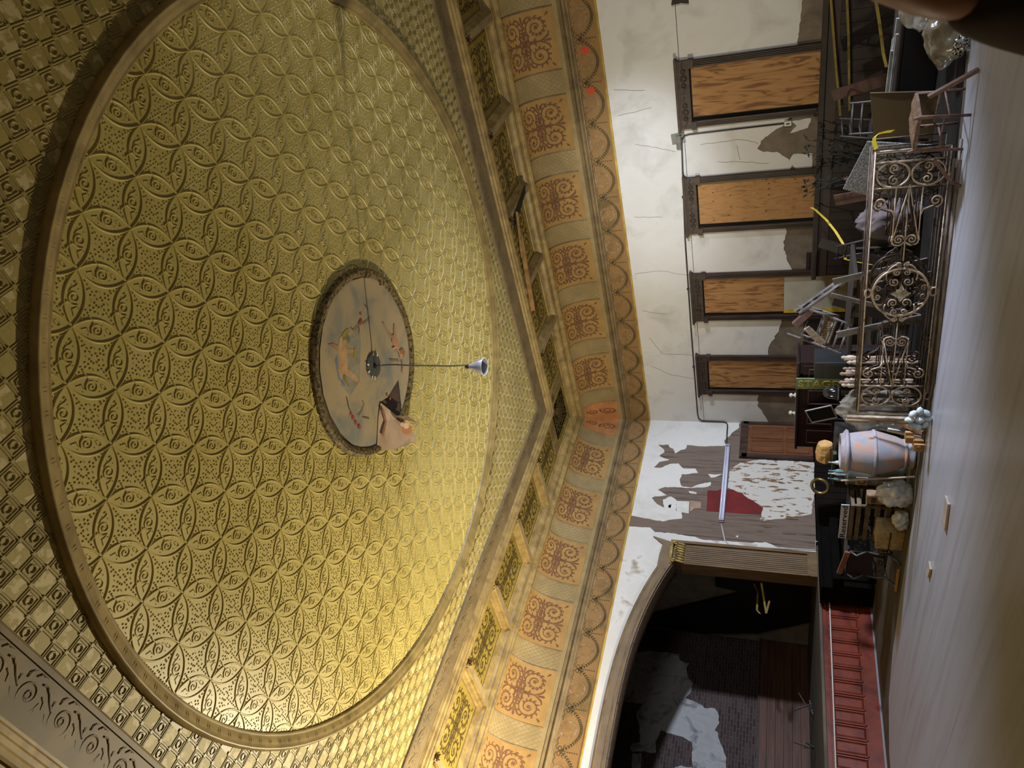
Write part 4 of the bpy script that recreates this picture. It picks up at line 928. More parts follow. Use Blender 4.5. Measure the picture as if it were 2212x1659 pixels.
# yellow tape tied to the gate's near corner
def tape(pts, w, m_, label, up=(0, 0, 1)):
    b = MB(); u = Vector(up)
    P = [Vector(p) for p in pts]
    for p in P: b.v += [tuple(p + u * w), tuple(p - u * w), tuple(p - u * w + Vector((.004, .002, 0))), tuple(p + u * w + Vector((.004, .002, 0)))]
    for i in range(len(P) - 1):
        for j in range(4): b.f.append((i * 4 + j, i * 4 + (j + 1) % 4, i * 4 + 4 + (j + 1) % 4, i * 4 + 4 + j)); b.m.append(0)
    return tag(b.build('caution_tape', m_), label, 'tape')
M_yb = mat('bright_yellow_tape', (236, 224, 70), (220, 206, 50), scale=5, rough=.45)
tape([atX(1929, 283, 8.4), atX(1912, 285, 8.38), atX(1897, 289, 8.36), atX(1889, 296, 8.34), atX(1888, 306, 8.33), atX(1893, 322, 8.33)], .022, M_yb, 'bright yellow caution tape tied to the gate corner', (0, .6, .8))
tape([atX(1794, -10, 13.4), atX(1800, 70, 13.4), atX(1806, 150, 13.4), atX(1812, 210, 13.4), atX(1815, 250, 13.4)], .018, M_yeld, 'upper strip of caution tape along the dark parapet')
tape([atX(1829, -10, 13.4), atX(1833, 80, 13.4), atX(1834, 160, 13.4), atX(1835, 240, 13.4)], .018, M_yeld, 'lower strip of caution tape along the dark parapet')
tape([atX(1890, -10, 11.5), atX(1900, 50, 11.5), atX(1908, 115, 11.52), atX(1915, 145, 11.5)], .02, M_yeld, 'short caution tape hanging over the junk by the sheeting')
tape([atX(1752, 448, 13.42), atX(1760, 452, 13.40), atX(1785, 475, 13.3), atX(1805, 500, 13.1), atX(1822, 528, 12.9), atX(1826, 560, 12.8), (12.7, 7.62, .5), (12.6, 7.7, .01)], .025, M_yel, 'yellow caution tape drooping from the parapet rail by the second window')
tape([(9.92, 13.9, 2.2), atY(1637, 1280, 14.62), atY(1635, 1318, 14.6), atY(1642, 1326, 14.6)], .02, M_yeld, 'caution tape strung across the dark stage')
tape([(9.92, 13.84, 2.05), atY(1651, 1300, 14.3), atY(1655, 1325, 14.31), atY(1662, 1298, 14.33)], .02, M_yeld, 'knotted end of caution tape on the dark stage')

# ---------------------------------------------------------------- chairs
M_oldw = mat('weathered_wood', (112, 84, 70), (70, 50, 42), scale=4, stretch=(3, 3, 3), rough=.7)
M_rush = mat('woven_rush', (124, 98, 74), (78, 58, 42), scale=18, stretch=(1, 6, 1), rough=.85, bump=.4, space='O')
def chair(label, loc, rot, wood, seat_m, w=.42, cane=False, group='old wooden chairs in the junk', back=True):
    t_ = thing('wooden_chair', label, 'chair', loc, rot, group); h = .44; d = .40
    for x in (-1, 1):
        MB().tube([(x * w / 2, -d / 2, 0), (x * w / 2, -d / 2, h)], [.014, .019], 7).build('leg', wood, t_, True)
        MB().tube([(x * w / 2, d / 2 + .04, 0), (x * w / 2, d / 2, h)] + ([(x * w / 2 * .95, d / 2 + .10, .9)] if back else [(x * w / 2, d / 2 + .02, h + .06)]), [.015, .02, .014], 7).build('leg', wood, t_, True)
        MB().tube([(x * w / 2, -d / 2, .18), (x * w / 2, d / 2 + .02, .18)], .010, 6).build('stretcher', wood, t_, True)
    MB().tube([(-w / 2, -d / 2, .22), (w / 2, -d / 2, .22)], .011, 6).build('stretcher', wood, t_, True)
    MB().tube([(-w / 2, d / 2 + .02, .22), (w / 2, d / 2 + .02, .22)], .010, 6).build('stretcher', wood, t_, True)
    s_ = MB()
    for a, b in (((-w / 2, -d / 2), (w / 2, -d / 2)), ((w / 2, -d / 2), (w / 2, d / 2)), ((w / 2, d / 2), (-w / 2, d / 2)), ((-w / 2, d / 2), (-w / 2, -d / 2))): s_.bar((*a, h), (*b, h), .035, .03)
    sf_ = s_.build('seat_frame', wood, t_)
    wv = MB()
    if cane:
        for i in range(13): q = -.5 + i / 12; wv.tube([(q * w, -d / 2, h + .01), (q * w, d / 2, h + .01)], .004, 4); wv.tube([(-w / 2, q * d, h + .014), (w / 2, q * d, h + .014)], .004, 4)
    else:
        for i in range(17): q = -.5 + i / 16; wv.tube([(-w / 2 - .01, q * d, h), (-w / 4, q * d, h + .02), (0, q * d, h + .012), (w / 4, q * d, h + .02), (w / 2 + .01, q * d, h)], .013, 5)
    wv.build('woven_seat', seat_m, t_)
    for z in ((.60, .74, .86) if back else ()):
        zz = (z - .44) / .46 * .10 + d / 2
        MB().tube([(-w / 2 * .96, zz, z), (0, zz + .03, z + .01), (w / 2 * .96, zz, z)], [.012, .02, .012], 6).build('back_slat', wood, t_, True)
    return t_
chair('broken backless rush seated chair at the near gate end', (8.33, 3.36, .013), (0, 0, math.radians(76)), M_oldw, M_rush, .40, back=False)
tag(MB().bar((7.98, 3.62, .30), (7.94, 3.86, .12), .03, .035).bar((7.94, 3.86, .12), (7.95, 3.93, .02), .028, .03).build('broken_chair_leg', M_oldw), 'broken wooden leg leaning on the near gate end', 'chair leg')
tag(MB().bar((8.1, 3.02, .40), (8.02, 2.78, .02), .035, .04).build('broken_chair_leg', M_oldw), 'broken wooden leg propped on the rush chair, away from the gate', 'chair leg')
M_grw = mat('grey_weathered_wood', (104, 98, 96), (66, 60, 58), scale=4, rough=.7)
M_cane = mat('cane_weave', (164, 138, 104), (130, 104, 74), scale=20, rough=.8)
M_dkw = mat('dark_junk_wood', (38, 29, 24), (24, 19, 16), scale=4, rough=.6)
M_redw = mat('reddish_junk_wood', (70, 40, 28), (48, 28, 20), scale=4, rough=.6)
tb = thing('work_table', 'dark table hidden behind the gates under the upturned chair', 'table', (9.75, 6.55, 0))
MB().box((0, 0, .78), (.8, 1.5, .05)).build('table_top', M_dkw, tb, bevel=.008)
for x in (-.34, .34):
    for y in (-.68, .68): MB().box((x, y, .378), (.06, .06, .755)).build('leg', M_dkw, tb)
chair('grey chair with torn cane seat upturned on the junk pile', (9.75, 6.85, 1.46), (math.radians(150), math.radians(18), math.radians(-62)), M_grw, M_cane, .44, True)
for p0, p1, w_, lb in (((9.02, 5.45, .004), (9.12, 5.78, 1.08), .09, 'grey plank leaning nearest the mauve bundle'), ((9.02, 6.3, .004), (9.14, 6.0, 1.1), .06, 'narrow grey plank leaning the other way beside it'), ((8.84, 6.2, .004), (8.92, 6.52, 1.0), .10, 'wide grey plank leaning in front of the hidden table')):
    tag(MB().bar(p0, p1, .025, w_, 0, (0, 1, 0)).build('leaning_plank', M_grw), lb, 'plank')
chair('reddish wooden chair half hidden behind the gates', (10.6, 5.35, 0), (0, 0, math.radians(200)), M_redw, M_redw)
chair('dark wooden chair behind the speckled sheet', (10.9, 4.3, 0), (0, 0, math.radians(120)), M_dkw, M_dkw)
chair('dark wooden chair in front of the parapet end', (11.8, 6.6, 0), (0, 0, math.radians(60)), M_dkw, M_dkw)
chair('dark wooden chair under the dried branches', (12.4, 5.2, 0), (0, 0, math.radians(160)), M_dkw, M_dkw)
# a ladder-like frame, its boxed end and a carved board leaning against the upturned chair
lf = thing('ladder_frame', 'grey wooden ladder frame leaning up beside the cane chair', 'ladder', (9.25, 7.0, .81))
A0, A1 = atX(1728, 676, 9.4) - Vector((9.25, 7.0, .81)), atX(1822, 610, 9.2) - Vector((9.25, 7.0, .81))
off = Vector((.18, .10, .06))
MB().bar(A0, A1, .045, .035).build('rail', M_grw, lf); MB().bar(A0 + off, A1 + off, .045, .035).build('rail', M_grw, lf)
for k in range(4): q = .12 + k * .25; p0 = A0.lerp(A1, q); MB().bar(p0, p0 + off, .03, .03).build('rung', M_grw, lf)
cbx = MB().bar(atX(1716, 702, 9.35), atX(1750, 672, 9.4), .09, .09).build('carved_block', mat('plum_block', (98, 70, 66), (70, 48, 46), scale=5)); tag(cbx, 'plum coloured block end with a diamond cut on the ladder tip', 'wood block')
cbo = MB().bar(atX(1742, 708, 9.12), atX(1778, 742, 9.12), .03, .09).build('carved_board', mat('carved_board', (142, 128, 118), (90, 76, 68), scale=14, bump=.5)); tag(cbo, 'pale carved board leaning by the upturned chair', 'board')
# ---------------------------------------------------------------- sheets, boards, sticks
bd_ = MB().prism([(3.62, 0.0), (4.2, 0.0), (4.15, .66), (3.58, .74)], lambda u, v, w: (9.85 + v * .12 + w, u, v), 0, .03).build('brown_board', mat('brown_board', (72, 56, 28), (58, 45, 24), scale=2)); tag(bd_, 'brown cardboard sheet standing behind the rush chair', 'board')
q4 = [atX(1874, 306, 9.25), atX(1890, 322, 9.2), atX(1882, 424, 9.15), atX(1821, 409, 9.2)]
low = [Vector((9.1, q4[2].y - .02, 0)), Vector((9.12, q4[1].y, 0))]
ss = [q4[0], q4[3], q4[2], low[0], low[1]]
m_ = MB(); k = len(ss); m_.add([tuple(p) for p in ss] + [tuple(p + Vector((.02, 0, 0))) for p in ss], [tuple(range(k)), tuple(range(2 * k - 1, k - 1, -1))] + [(i, (i + 1) % k, k + (i + 1) % k, k + i) for i in range(k)])
tag(m_.build('speckled_sheet', mat('speckled_grey', (74, 74, 76), (128, 128, 128), scale=60, lo=.45, hi=.6, rough=.6)), 'grey speckled sheet leaning behind the gates', 'sheet')
tk = thing('travel_trunk', 'black trunk carrying the grey sticks', 'trunk', (10.45, 3.25, 0))
MB().box((0, 0, .2), (.6, 1.1, .40)).build('body', M_black, tk, bevel=.02); MB().box((0, 0, .43), (.62, 1.12, .06)).build('lid', M_dkw, tk, bevel=.02)
M_stick = mat('grey_stick', (124, 122, 116), (92, 90, 86), scale=5)
for k, (x, y0, y1, z) in enumerate(((10.2, 3.0, 3.75, .475), (10.3, 2.85, 3.7, .475), (10.4, 3.1, 3.75, .475), (10.5, 3.15, 3.7, .475), (10.25, 3.2, 3.72, .51))):
    tag(MB().bar((x, y0, z), (x + .02, y1, z + .008), .05, .03).build('grey_stick', M_stick), ['grey stick nearest the viewer on the black trunk', 'longest grey stick on the black trunk', 'third grey stick from the viewer on the black trunk', 'rearmost grey stick on the black trunk', 'short grey stick lying on top of the others'][k], 'stick', 'sticks on the trunk')
M_plas = mat('clear_sheeting', (178, 172, 162), (136, 130, 120), scale=5, rough=.2, alpha=.45, spec=.8, bump=.5)
M_plas2 = mat('milky_sheeting', (150, 138, 116), (112, 100, 80), scale=5, rough=.25, alpha=.55, spec=.8, bump=.5)
M_plasw = mat('white_bag', (236, 236, 232), (196, 194, 188), scale=6, rough=.15, alpha=.68, spec=1.0, bump=.3)
def crumple(name, c, r, label, cat, m_, seed, nu=56, nv=32, amp=.22, group=None):
    b = MB(); vs = []
    for j in range(nv + 1):
        a = PI * j / nv
        for i in range(nu):
            q = 2 * PI * i / nu; d = Vector((math.sin(a) * math.cos(q), math.sin(a) * math.sin(q), math.cos(a)))
            n1 = noise.noise(d * 1.9 + Vector((seed, 0, 0))); n2 = 1 - 2 * abs(noise.noise(d * 3.4 + Vector((0, seed, 0)))); n3 = 1 - 2 * abs(noise.noise(d * 8.0 + Vector((0, 0, seed))))
            k_ = 1 + amp * (1.3 * n1 + .6 * n2 + .06 * n3 - .4)
            p = Vector((d.x * r[0], d.y * r[1], d.z * r[2])) * k_ + Vector(c)
            vs.append((p.x, p.y, max(.002, p.z)))
    b.add(vs, [(j * nu + i, j * nu + (i + 1) % nu, (j + 1) * nu + (i + 1) % nu, (j + 1) * nu + i) for j in range(nv) for i in range(nu)])
    return tag(b.build(name, m_, None, True), label, cat, group)
crumple('plastic_sheeting', (9.55, 2.45, .26), (.30, .34, .30), 'clear plastic sheeting heaped near the hand', 'plastic sheet', M_plas, 3)
crumple('plastic_sheeting', (8.98, 2.66, .12), (.24, .34, .24), 'brownish plastic sheeting sagging beside the rush chair', 'plastic sheet', M_plas2, 8)
crumple('plastic_bag', (8.66, 7.66, .40), (.27, .36, .50), 'large clear plastic bag behind the tall urn', 'plastic bag', M_plas, 12)
crumple('plastic_bag', (8.42, 7.26, .12), (.10, .10, .14), 'small milky bag on the floor between balusters and urn', 'plastic bag', M_plas2, 17)
crumple('plastic_bag', (7.74, 8.42, .20), (.17, .2, .24), 'shiny clear plastic bag at the foot of the urn', 'plastic bag', M_plasw, 21)
crumple('plastic_bag', (7.66, 8.86, .10), (.12, .14, .12), 'white plastic bag end in front of the crate', 'plastic bag', M_plasw, 25)
crumple('chain_heap', (8.62, 2.72, .06), (.06, .1, .08), 'heap of silvery chain beside the tipped chair', 'chain', mat('silvery_chain', (190, 190, 186), (40, 40, 40), scale=50, lo=.45, hi=.55, rough=.25, metal=.7), 31, 24, 14, .5)
crumple('cloth_bundle', (9.9, 5.35, .28), (.25, .3, .5), 'mauve grey cloth bundle behind the gates', 'cloth', mat('mauve_cloth', (84, 74, 74), (62, 54, 54), scale=4, rough=.9), 41)
# dried branches standing on the parapet
db = thing('dried_branches', 'black dried branches standing against the parapet by the second window', 'branches', (13.2, 6.05, 0))
M_br = mat('black_branch', (34, 34, 28), (24, 24, 20), scale=9, rough=.7); rb_ = random.Random(9)
for k in range(9):
    p = Vector((rb_.uniform(-.1, .1), rb_.uniform(-.15, .15), 0)); pts = [p]; a = rb_.uniform(-.28, .28)
    for i in range(7): p = p + Vector((rb_.uniform(-.05, .05), a * .24 + rb_.uniform(-.05, .05), .19)); pts.append(p)
    bo = MB().tube(pts, [.02 - .0022 * i for i in range(8)], 5).build('branch', M_br, db, True)
    lf_ = MB()
    for i in range(3, 8):
        for s_ in range(2):
            c = pts[i]; d = Vector((rb_.uniform(-.05, .05), rb_.uniform(-.14, .14), rb_.uniform(-.04, .12))); n_ = Vector((0, -d.z, d.y)).normalized() * .02
            lf_.add([c, c + d * .5 + n_, c + d, c + d * .5 - n_], [(0, 1, 2, 3)])
    lf_.build('leaves', M_br, bo)
# odd dark boards leaning in the gloom
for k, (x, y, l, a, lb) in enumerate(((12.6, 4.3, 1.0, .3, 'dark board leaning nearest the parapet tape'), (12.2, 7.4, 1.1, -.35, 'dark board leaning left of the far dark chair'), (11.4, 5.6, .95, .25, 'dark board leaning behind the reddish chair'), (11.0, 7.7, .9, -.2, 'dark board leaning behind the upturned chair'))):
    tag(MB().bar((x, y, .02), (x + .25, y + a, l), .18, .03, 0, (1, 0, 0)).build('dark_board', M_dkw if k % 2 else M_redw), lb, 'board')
# ---------------------------------------------------------------- dark cabinet, sign, frame
M_cab = mat('plum_cabinet', (46, 30, 30), (34, 22, 22), scale=2, stretch=(1, 1, .4), rough=.35)
cbn = thing('dark_cabinet', 'long plum brown panelled cabinet below the fourth window', 'cabinet', (11.0, 9.72, 0))
MB().box2((.02, -1.05, .0), (.55, 1.05, 1.40)).build('body', M_cab, cbn); MB().box2((-.03, -1.08, 1.40), (.58, 1.08, 1.45)).build('top_board', M_cab, cbn, bevel=.01)
for k in range(4):
    y0 = -1.0 + k * .5
    dr = MB().box2((0, y0 + .01, .08), (.02, y0 + .49, 1.34)).build('door', M_cab, cbn, bevel=.004)
    p_ = MB()
    for a, b in (((y0 + .09, .2), (y0 + .09, 1.24)), ((y0 + .41, .2), (y0 + .41, 1.24)), ((y0 + .09, 1.24), (y0 + .41, 1.24)), ((y0 + .09, .2), (y0 + .41, .2))): p_.bar((-.004, *a), (-.004, *b), .014, .014)
    p_.build('panel_moulding', mat('worn_moulding', (92, 76, 74), rough=.35), dr)
M_knob = mat('porcelain_knob', (170, 168, 150), rough=.3)
for y, n_ in ((.0, 'small round knob standing on the dark cabinet'), (.45, 'squat porcelain knob on the dark cabinet toward the door')):
    tag(MB().lathe([(.05, 0), (.05, .02), (.02, .03), (.02, .05), (.045, .07), (.04, .1), (.01, .12)], 14).build('door_knob', M_knob, None, True, (11.2, 9.6 + y, 1.45)), n_, 'knob')
sgn = thing('stage_sign', 'green board with yellow STAGE lettering stood on end', 'sign', (10.93, 9.08, .0))
MB().box((0, 0, 1.09), (.03, .24, .74)).build('sign_board', mat('green_sign', (122, 136, 104), (96, 112, 84), scale=5, rough=.6), sgn)
MB().box((0.0, 0, .36), (.05, .18, .72)).build('stand', M_dkw, sgn)
tm_ = text_mesh('STAGE', .2, .004); tm_.materials.append(mat('yellow_letter', (196, 172, 60), (170, 146, 44), scale=8))
xs = [v.co.x for v in tm_.vertices]; kx = .66 / (max(xs) - min(xs))
lo_ = inst('lettering', tm_, sgn, (-.018, 0, 1.09)); lo_.matrix_local = Matrix.Translation((-.018, 0, 1.09)) @ Matrix(((0, 0, -1, 0), (0, -kx * 0, 0, 0), (-1, 0, 0, 0), (0, 0, 0, 1))) if False else Matrix.Translation((-.018, 0, 1.09)) @ Matrix(((0, 0, -1, 0), (0, -1, 0, 0), (-1, 0, 0, 0), (0, 0, 0, 1))) @ Matrix.Diagonal((kx, 1, 1, 1))
pf_ = thing('picture_frame', 'thin silver picture frame leaning on the dark cabinet', 'frame', (10.9, 10.05, .0))
cn = [atX(1740, 888, 10.85), atX(1795, 876, 10.8), atX(1808, 902, 10.8), atX(1754, 913, 10.85)]
mm = MB()
for a, b in zip(cn, cn[1:] + cn[:1]): mm.bar(a - Vector((10.9, 10.05, 0)), b - Vector((10.9, 10.05, 0)), .022, .022)
mm.build('frame', mat('silver_frame', (150, 146, 146), rough=.35), pf_)
MB().add([tuple(p - Vector((10.88, 10.05, 0))) for p in cn], [(0, 1, 2, 3)]).build('backing', M_black, pf_)
MB().box((.0, 0, .41), (.04, .3, .82)).build('easel', M_black, pf_)
yc0, yc1 = atX(1785, 768, 10.3).y, atX(1785, 803, 10.3).y
bx2 = thing('steel_cabinet', 'black metal file box between sign and chairs', 'box', (10.3, (yc0 + yc1) / 2, 0))
MB().box((0, 0, .60), (.4, yc1 - yc0, 1.20)).build('body', mat('black_steel', (22, 24, 24), (32, 34, 34), scale=3, rough=.45), bx2, bevel=.01)
for z in (.5, .9): MB().box((-.205, 0, z), (.01, yc1 - yc0 - .06, .3)).build('drawer', mat('steel_grey', (40, 44, 42), rough=.45), bx2)
# ---------------------------------------------------------------- balusters, dome, rosette
M_bal = mat('pale_baluster', (176, 160, 140), (120, 100, 84), scale=8, rough=.6)
M_bal2 = mat('brown_baluster', (140, 116, 98), (96, 76, 62), scale=8, rough=.6)
bal = MB().lathe([(.03, 0), (.03, .1), (.02, .14), (.024, .3), (.034, .42), (.024, .52), (.018, .56), (.03, .6), (.018, .64), (.02, .76), (.034, .8), (.034, .86), (.02, .88), (.028, .92), (.01, .95)], 10)
bme2 = [bal.mesh('baluster', M_bal, True), bal.mesh('baluster', M_bal2, True)]
for k in range(9):
    o = inst('baluster', bme2[k % 2], None, (8.55 + .12 * (k % 3) - .05 * (k // 3), 6.72 + .16 * (k // 3) + .05 * (k % 3), 0), (0, 0, 0), (1, 1, .93 + .03 * (k % 4)))
    tag(o, ('pale turned baluster standing in the bundle behind the gate end' if k % 2 == 0 else 'brown turned baluster standing in the bundle behind the gate end'), 'baluster', 'balusters in the bundle, ' + ('pale' if k % 2 == 0 else 'brown'))
for k, (dx, dy) in enumerate(((0, 0), (.07, .1))):
    tag(MB().bar((7.63 + dx, 6.9 + dy * 1.2, .02), (7.66 + dx, 6.92 + dy * 1.2, .92), .04, .04).build('white_post', M_bal), ['pale square post at the far gate end, in front', 'pale square post at the far gate end, behind'][k], 'post')
dm = thing('glass_dome', 'dark glossy bell shaped dome on a short stand beside the STAGE sign', 'dome', (9.3, 7.9, 0))
MB().lathe([(.14, .0), (.14, .03), (.05, .06), (.045, .86), (.09, .9)], 16).build('stand', M_dkw, dm)
MB().lathe([(.105, .90), (.11, .93), (.10, .97), (.095, 1.03), (.07, 1.08), (.03, 1.105), (.002, 1.11)], 20).build('dome', mat('dark_glass', (40, 46, 54), rough=.12, spec=.8), dm, True)
MB().lathe([(.12, .885), (.122, .905), (.105, .91)], 20).build('collar', mat('dull_steel', (120, 122, 124), rough=.35, metal=.6), dm, True)
rw = thing('carved_rosette', 'white carved rosette on the grey floor edge', 'rosette', (7.36, 6.66, .0), (0, -.2, .25))
rw.scale = (1.25, 1.25, 1.25)
M_rw = mat('chalk_white', (206, 214, 214), (150, 160, 160), scale=14, rough=.7)
for k in range(8):
    q = k * PI / 4; b = MB().lathe([(.002, -.05), (.025, -.03), (.035, 0), (.025, .03), (.002, .05)], 8); b.build('petal', M_rw, rw, True, (.03 + .0, .085 * math.cos(q), .12 + .085 * math.sin(q)), (PI / 2 - q, 0, 0))
MB().lathe([(.002, -.045), (.03, -.03), (.04, 0), (.03, .03), (.002, .045)], 10).build('boss', M_rw, rw, True, (.02, 0, .12))
# ---------------------------------------------------------------- urn and its neighbours
M_urn = mat('weathered_terracotta', (184, 138, 116), (144, 144, 154), (166, 148, 142), scale=6, lo=.36, hi=.58, rough=.8, bump=.15, detail=8)
M_urn2 = mat('grey_lilac_glaze', (168, 160, 168), (138, 128, 134), scale=4, rough=.7)
ur = thing('terracotta_urn', 'tall weathered terracotta urn with lilac grey rim and waist bands', 'urn', (7.98, 7.86, .012))
MB().lathe([(.20, 0), (.205, .03), (.175, .08), (.19, .12), (.235, .22), (.275, .36), (.30, .45), (.31, .5), (.30, .56), (.285, .66), (.265, .78), (.25, .82)], 40).build('body', M_urn, ur, True)
MB().lathe([(.30, .47), (.322, .485), (.322, .51), (.30, .525)], 40, 0, (0, 0, 0), False).build('waist_band', M_urn2, ur, True)
MB().lathe([(.185, .09), (.205, .1), (.205, .13), (.19, .14)], 36, 0, (0, 0, 0), False).build('foot_band', M_urn, ur, True)
MB().lathe([(.245, .80), (.30, .82), (.315, .845), (.285, .87), (.26, .885), (.25, .92), (.22, .925), (.2, .86)], 40, 0, (0, 0, 0), False, .01).build('rim', M_urn2, ur, True)
lath = MB().bar(Vector((7.64, 7.95, .03)), Vector((7.66, 8.12, .92)), .018, .018).build('thin_rod', mat('pale_rod', (170, 150, 136), rough=.6)); tag(lath, 'thin pale rod leaning on the urn', 'rod')
wbk = thing('carved_block_pair', 'sawn block with carved rosette face at the floor edge by the urn', 'wood block', (7.56, 7.27, .012))
M_tanw = mat('tan_wood', (196, 152, 98), (166, 120, 72), scale=6, rough=.65)
MB().box((0, 0, .06), (.14, .12, .12)).build('block', M_tanw, wbk, bevel=.005); MB().tube([(-.073, x, .06 + y) for x, y in spiral(0, 0, .045, 1.8, 0, 20)], .007, 5).build('carving', M_tanw, wbk)
tag(MB().box((7.66, 7.24, .168), (.13, .1, .09)).build('sawn_block', M_tanw), 'plain tan block resting on the carved one', 'wood block')
tag(MB().bar((7.62, 7.12, .03), (7.92, 7.18, .34), .05, .04).build('broken_spindle', mat('peach_wood', (190, 146, 118), (150, 108, 84), scale=6)), 'peach coloured broken spindle slanting behind the blocks', 'spindle')
tag(MB().bar((7.76, 7.32, .012), (7.82, 7.27, .40), .03, .05).build('white_lath', mat('white_lath', (214, 208, 198), rough=.7)), 'short white lath end above the broken spindle', 'lath')
# drum, bottles, hoop
dr_ = thing('steel_drum', 'grey metal drum just left of the urn', 'drum', (8.45, 8.72, 0))
MB().lathe([(.21, 0), (.22, .02), (.21, .05), (.21, .36), (.22, .38), (.21, .4), (.21, .74), (.225, .76), (.22, .78), (.19, .775)], 30).build('body', mat('galvanised', (128, 134, 128), (100, 104, 98), scale=6, rough=.45, metal=.3), dr_, True)
M_tag = mat('tan_metal', (160, 132, 102), (130, 104, 80), scale=8, rough=.5)
MB().box((-.23, -.02, .58), (.02, .16, .16)).build('plate', M_tag, dr_, bevel=.005); MB().tube([(-.243, -.02 + .045 * math.cos(k), .58 + .045 * math.sin(k)) for k in [2 * PI * i / 16 for i in range(16)]], .006, 5, 0, True).build('plate_ring', M_wood, dr_)
mb = thing('meter_box', 'tan ribbed meter box left of the drum', 'meter box', (8.1, 8.9, .0))
MB().box((0, 0, .36), (.14, .17, .3)).build('case', M_tag, mb, bevel=.01); MB().box((0, 0, .105), (.1, .12, .21)).build('stand', M_dkw, mb)
for k in range(3): MB().box((-.073, -.04 + k * .04, .42), (.006, .015, .06)).build('slot', M_black, mb)
M_bot = mat('silver_glass', (196, 204, 202), (120, 130, 130), scale=20, rough=.12, spec=.9)
bot = MB().lathe([(.032, 0), (.035, .01), (.035, .12), (.028, .15), (.012, .18), (.012, .24), (.015, .245), (.013, .25)], 12)
M_bot2 = mat('blue_green_glass', (112, 142, 146), (80, 110, 116), scale=20, rough=.1, spec=.9)
for k, (x, y, m_, lb) in enumerate(((8.36, 8.66, M_bot2, 'bluish glass bottle on the drum nearest the urn'), (8.42, 8.78, M_bot, 'silvery bottle in the middle of the drum top'), (8.5, 8.62, M_bot, 'silvery bottle at the back of the drum top'), (8.40, 8.87, M_bot2, 'bluish glass bottle on the drum farthest from the urn'))):
    tag(bot.build('glass_bottle', m_, None, True, (x, y, .776)), lb, 'bottle', 'bottles on the drum')
crt = thing('dark_crate', 'dark crate behind the drum carrying the split log', 'crate', (9.35, 9.28, 0))
MB().box((0, 0, .44), (.6, .9, .88)).build('body', M_dkw, crt)
for z in (.15, .45, .75): MB().box((-.31, 0, z), (.02, .92, .2)).build('slat', M_dkw, crt)
lg = MB().lathe([(.10, -.17), (.13, -.14), (.14, 0), (.125, .13), (.11, .17)], 12, 0, (0, 0, 0), True, .05).build('split_log', mat('split_wood', (206, 164, 102), (160, 116, 64), scale=5, stretch=(1, 4, 1), rough=.75), None, False, (9.28, 9.18, 1.025), (PI / 2, 0, .2)); tag(lg, 'pale split log on the dark crate beside the door', 'log')
tag(MB().bar((8.95, 8.85, .905), (9.05, 9.55, .905), .07, .05).build('green_post', mat('green_paint', (62, 80, 62), (48, 62, 48), scale=5)), 'dark green painted post lying across the dark crate', 'post')
hp = MB().tube([(0, .13 * math.cos(k), .13 * math.sin(k)) for k in [2 * PI * i / 28 for i in range(28)]], .028, 7, 0, True).build('brass_hoop', mat('tarnished_brass', (140, 122, 74), (90, 78, 46), scale=9, rough=.35, metal=.7), None, True, (8.92, 9.62, 1.09), (0, .25, .3)); tag(hp, 'tarnished brass hoop standing by the bottles', 'hoop')
# slatted crate with the Reserved board
cr2 = thing('slatted_crate', 'open slatted wooden crate under the Reserved board', 'crate', (8.25, 9.42, 0))
M_slat = mat('old_slat', (112, 98, 70), (82, 70, 50), scale=6, rough=.7)
for x in (-.2, .2):
    for y in (-.36, .36): MB().box((x, y, .36), (.04, .04, .72)).build('corner_post', M_slat, cr2)
for z in (.06, .2, .34, .48, .6, .69):
    MB().box((-.23, 0, z), (.02, .8, .06)).build('slat', M_slat, cr2); MB().box((.23, 0, z), (.02, .8, .06)).build('slat', M_slat, cr2)
    for y in (-.39, .39): MB().box((0, y, z), (.44, .02, .06)).build('slat', M_slat, cr2)
MB().box((0, 0, .72), (.46, .8, .015)).build('lid', M_black, cr2)
rs = thing('reserved_board', 'white board hand lettered Reserved on the slatted crate', 'sign', (8.03, 9.42, .728))
MB().box((0, 0, .06), (.012, .78, .115), 0, None).build('board', mat('white_board', (206, 206, 214), (184, 184, 194), scale=5, rough=.6), rs)
rt = text_mesh('Reserved', .13, .002); rt.materials.append(mat('black_ink', (16, 16, 18), rough=.7))
xs = [v.co.x for v in rt.vertices]; k_ = .72 / (max(xs) - min(xs))
lo2 = inst('lettering', rt, rs); lo2.matrix_local = Matrix.Translation((-.009, 0, .06)) @ Matrix(((0, 0, -1, 0), (-1, 0, 0, 0), (0, 1, 0, 0), (0, 0, 0, 1))) @ Matrix.Diagonal((k_, .85, 1, 1))
bxw = thing('tan_box', 'tan wooden box on the floor in front of the slatted crate', 'box', (7.86, 9.42, 0))
MB().box((0, 0, .18), (.28, .40, .36)).build('body', mat('tan_box', (184, 162, 116), (150, 128, 88), scale=5, stretch=(1, 3, 3), rough=.7), bxw, bevel=.008); MB().box((-.145, 0, .19), (.012, .40, .012)).build('seam', M_wood, bxw)
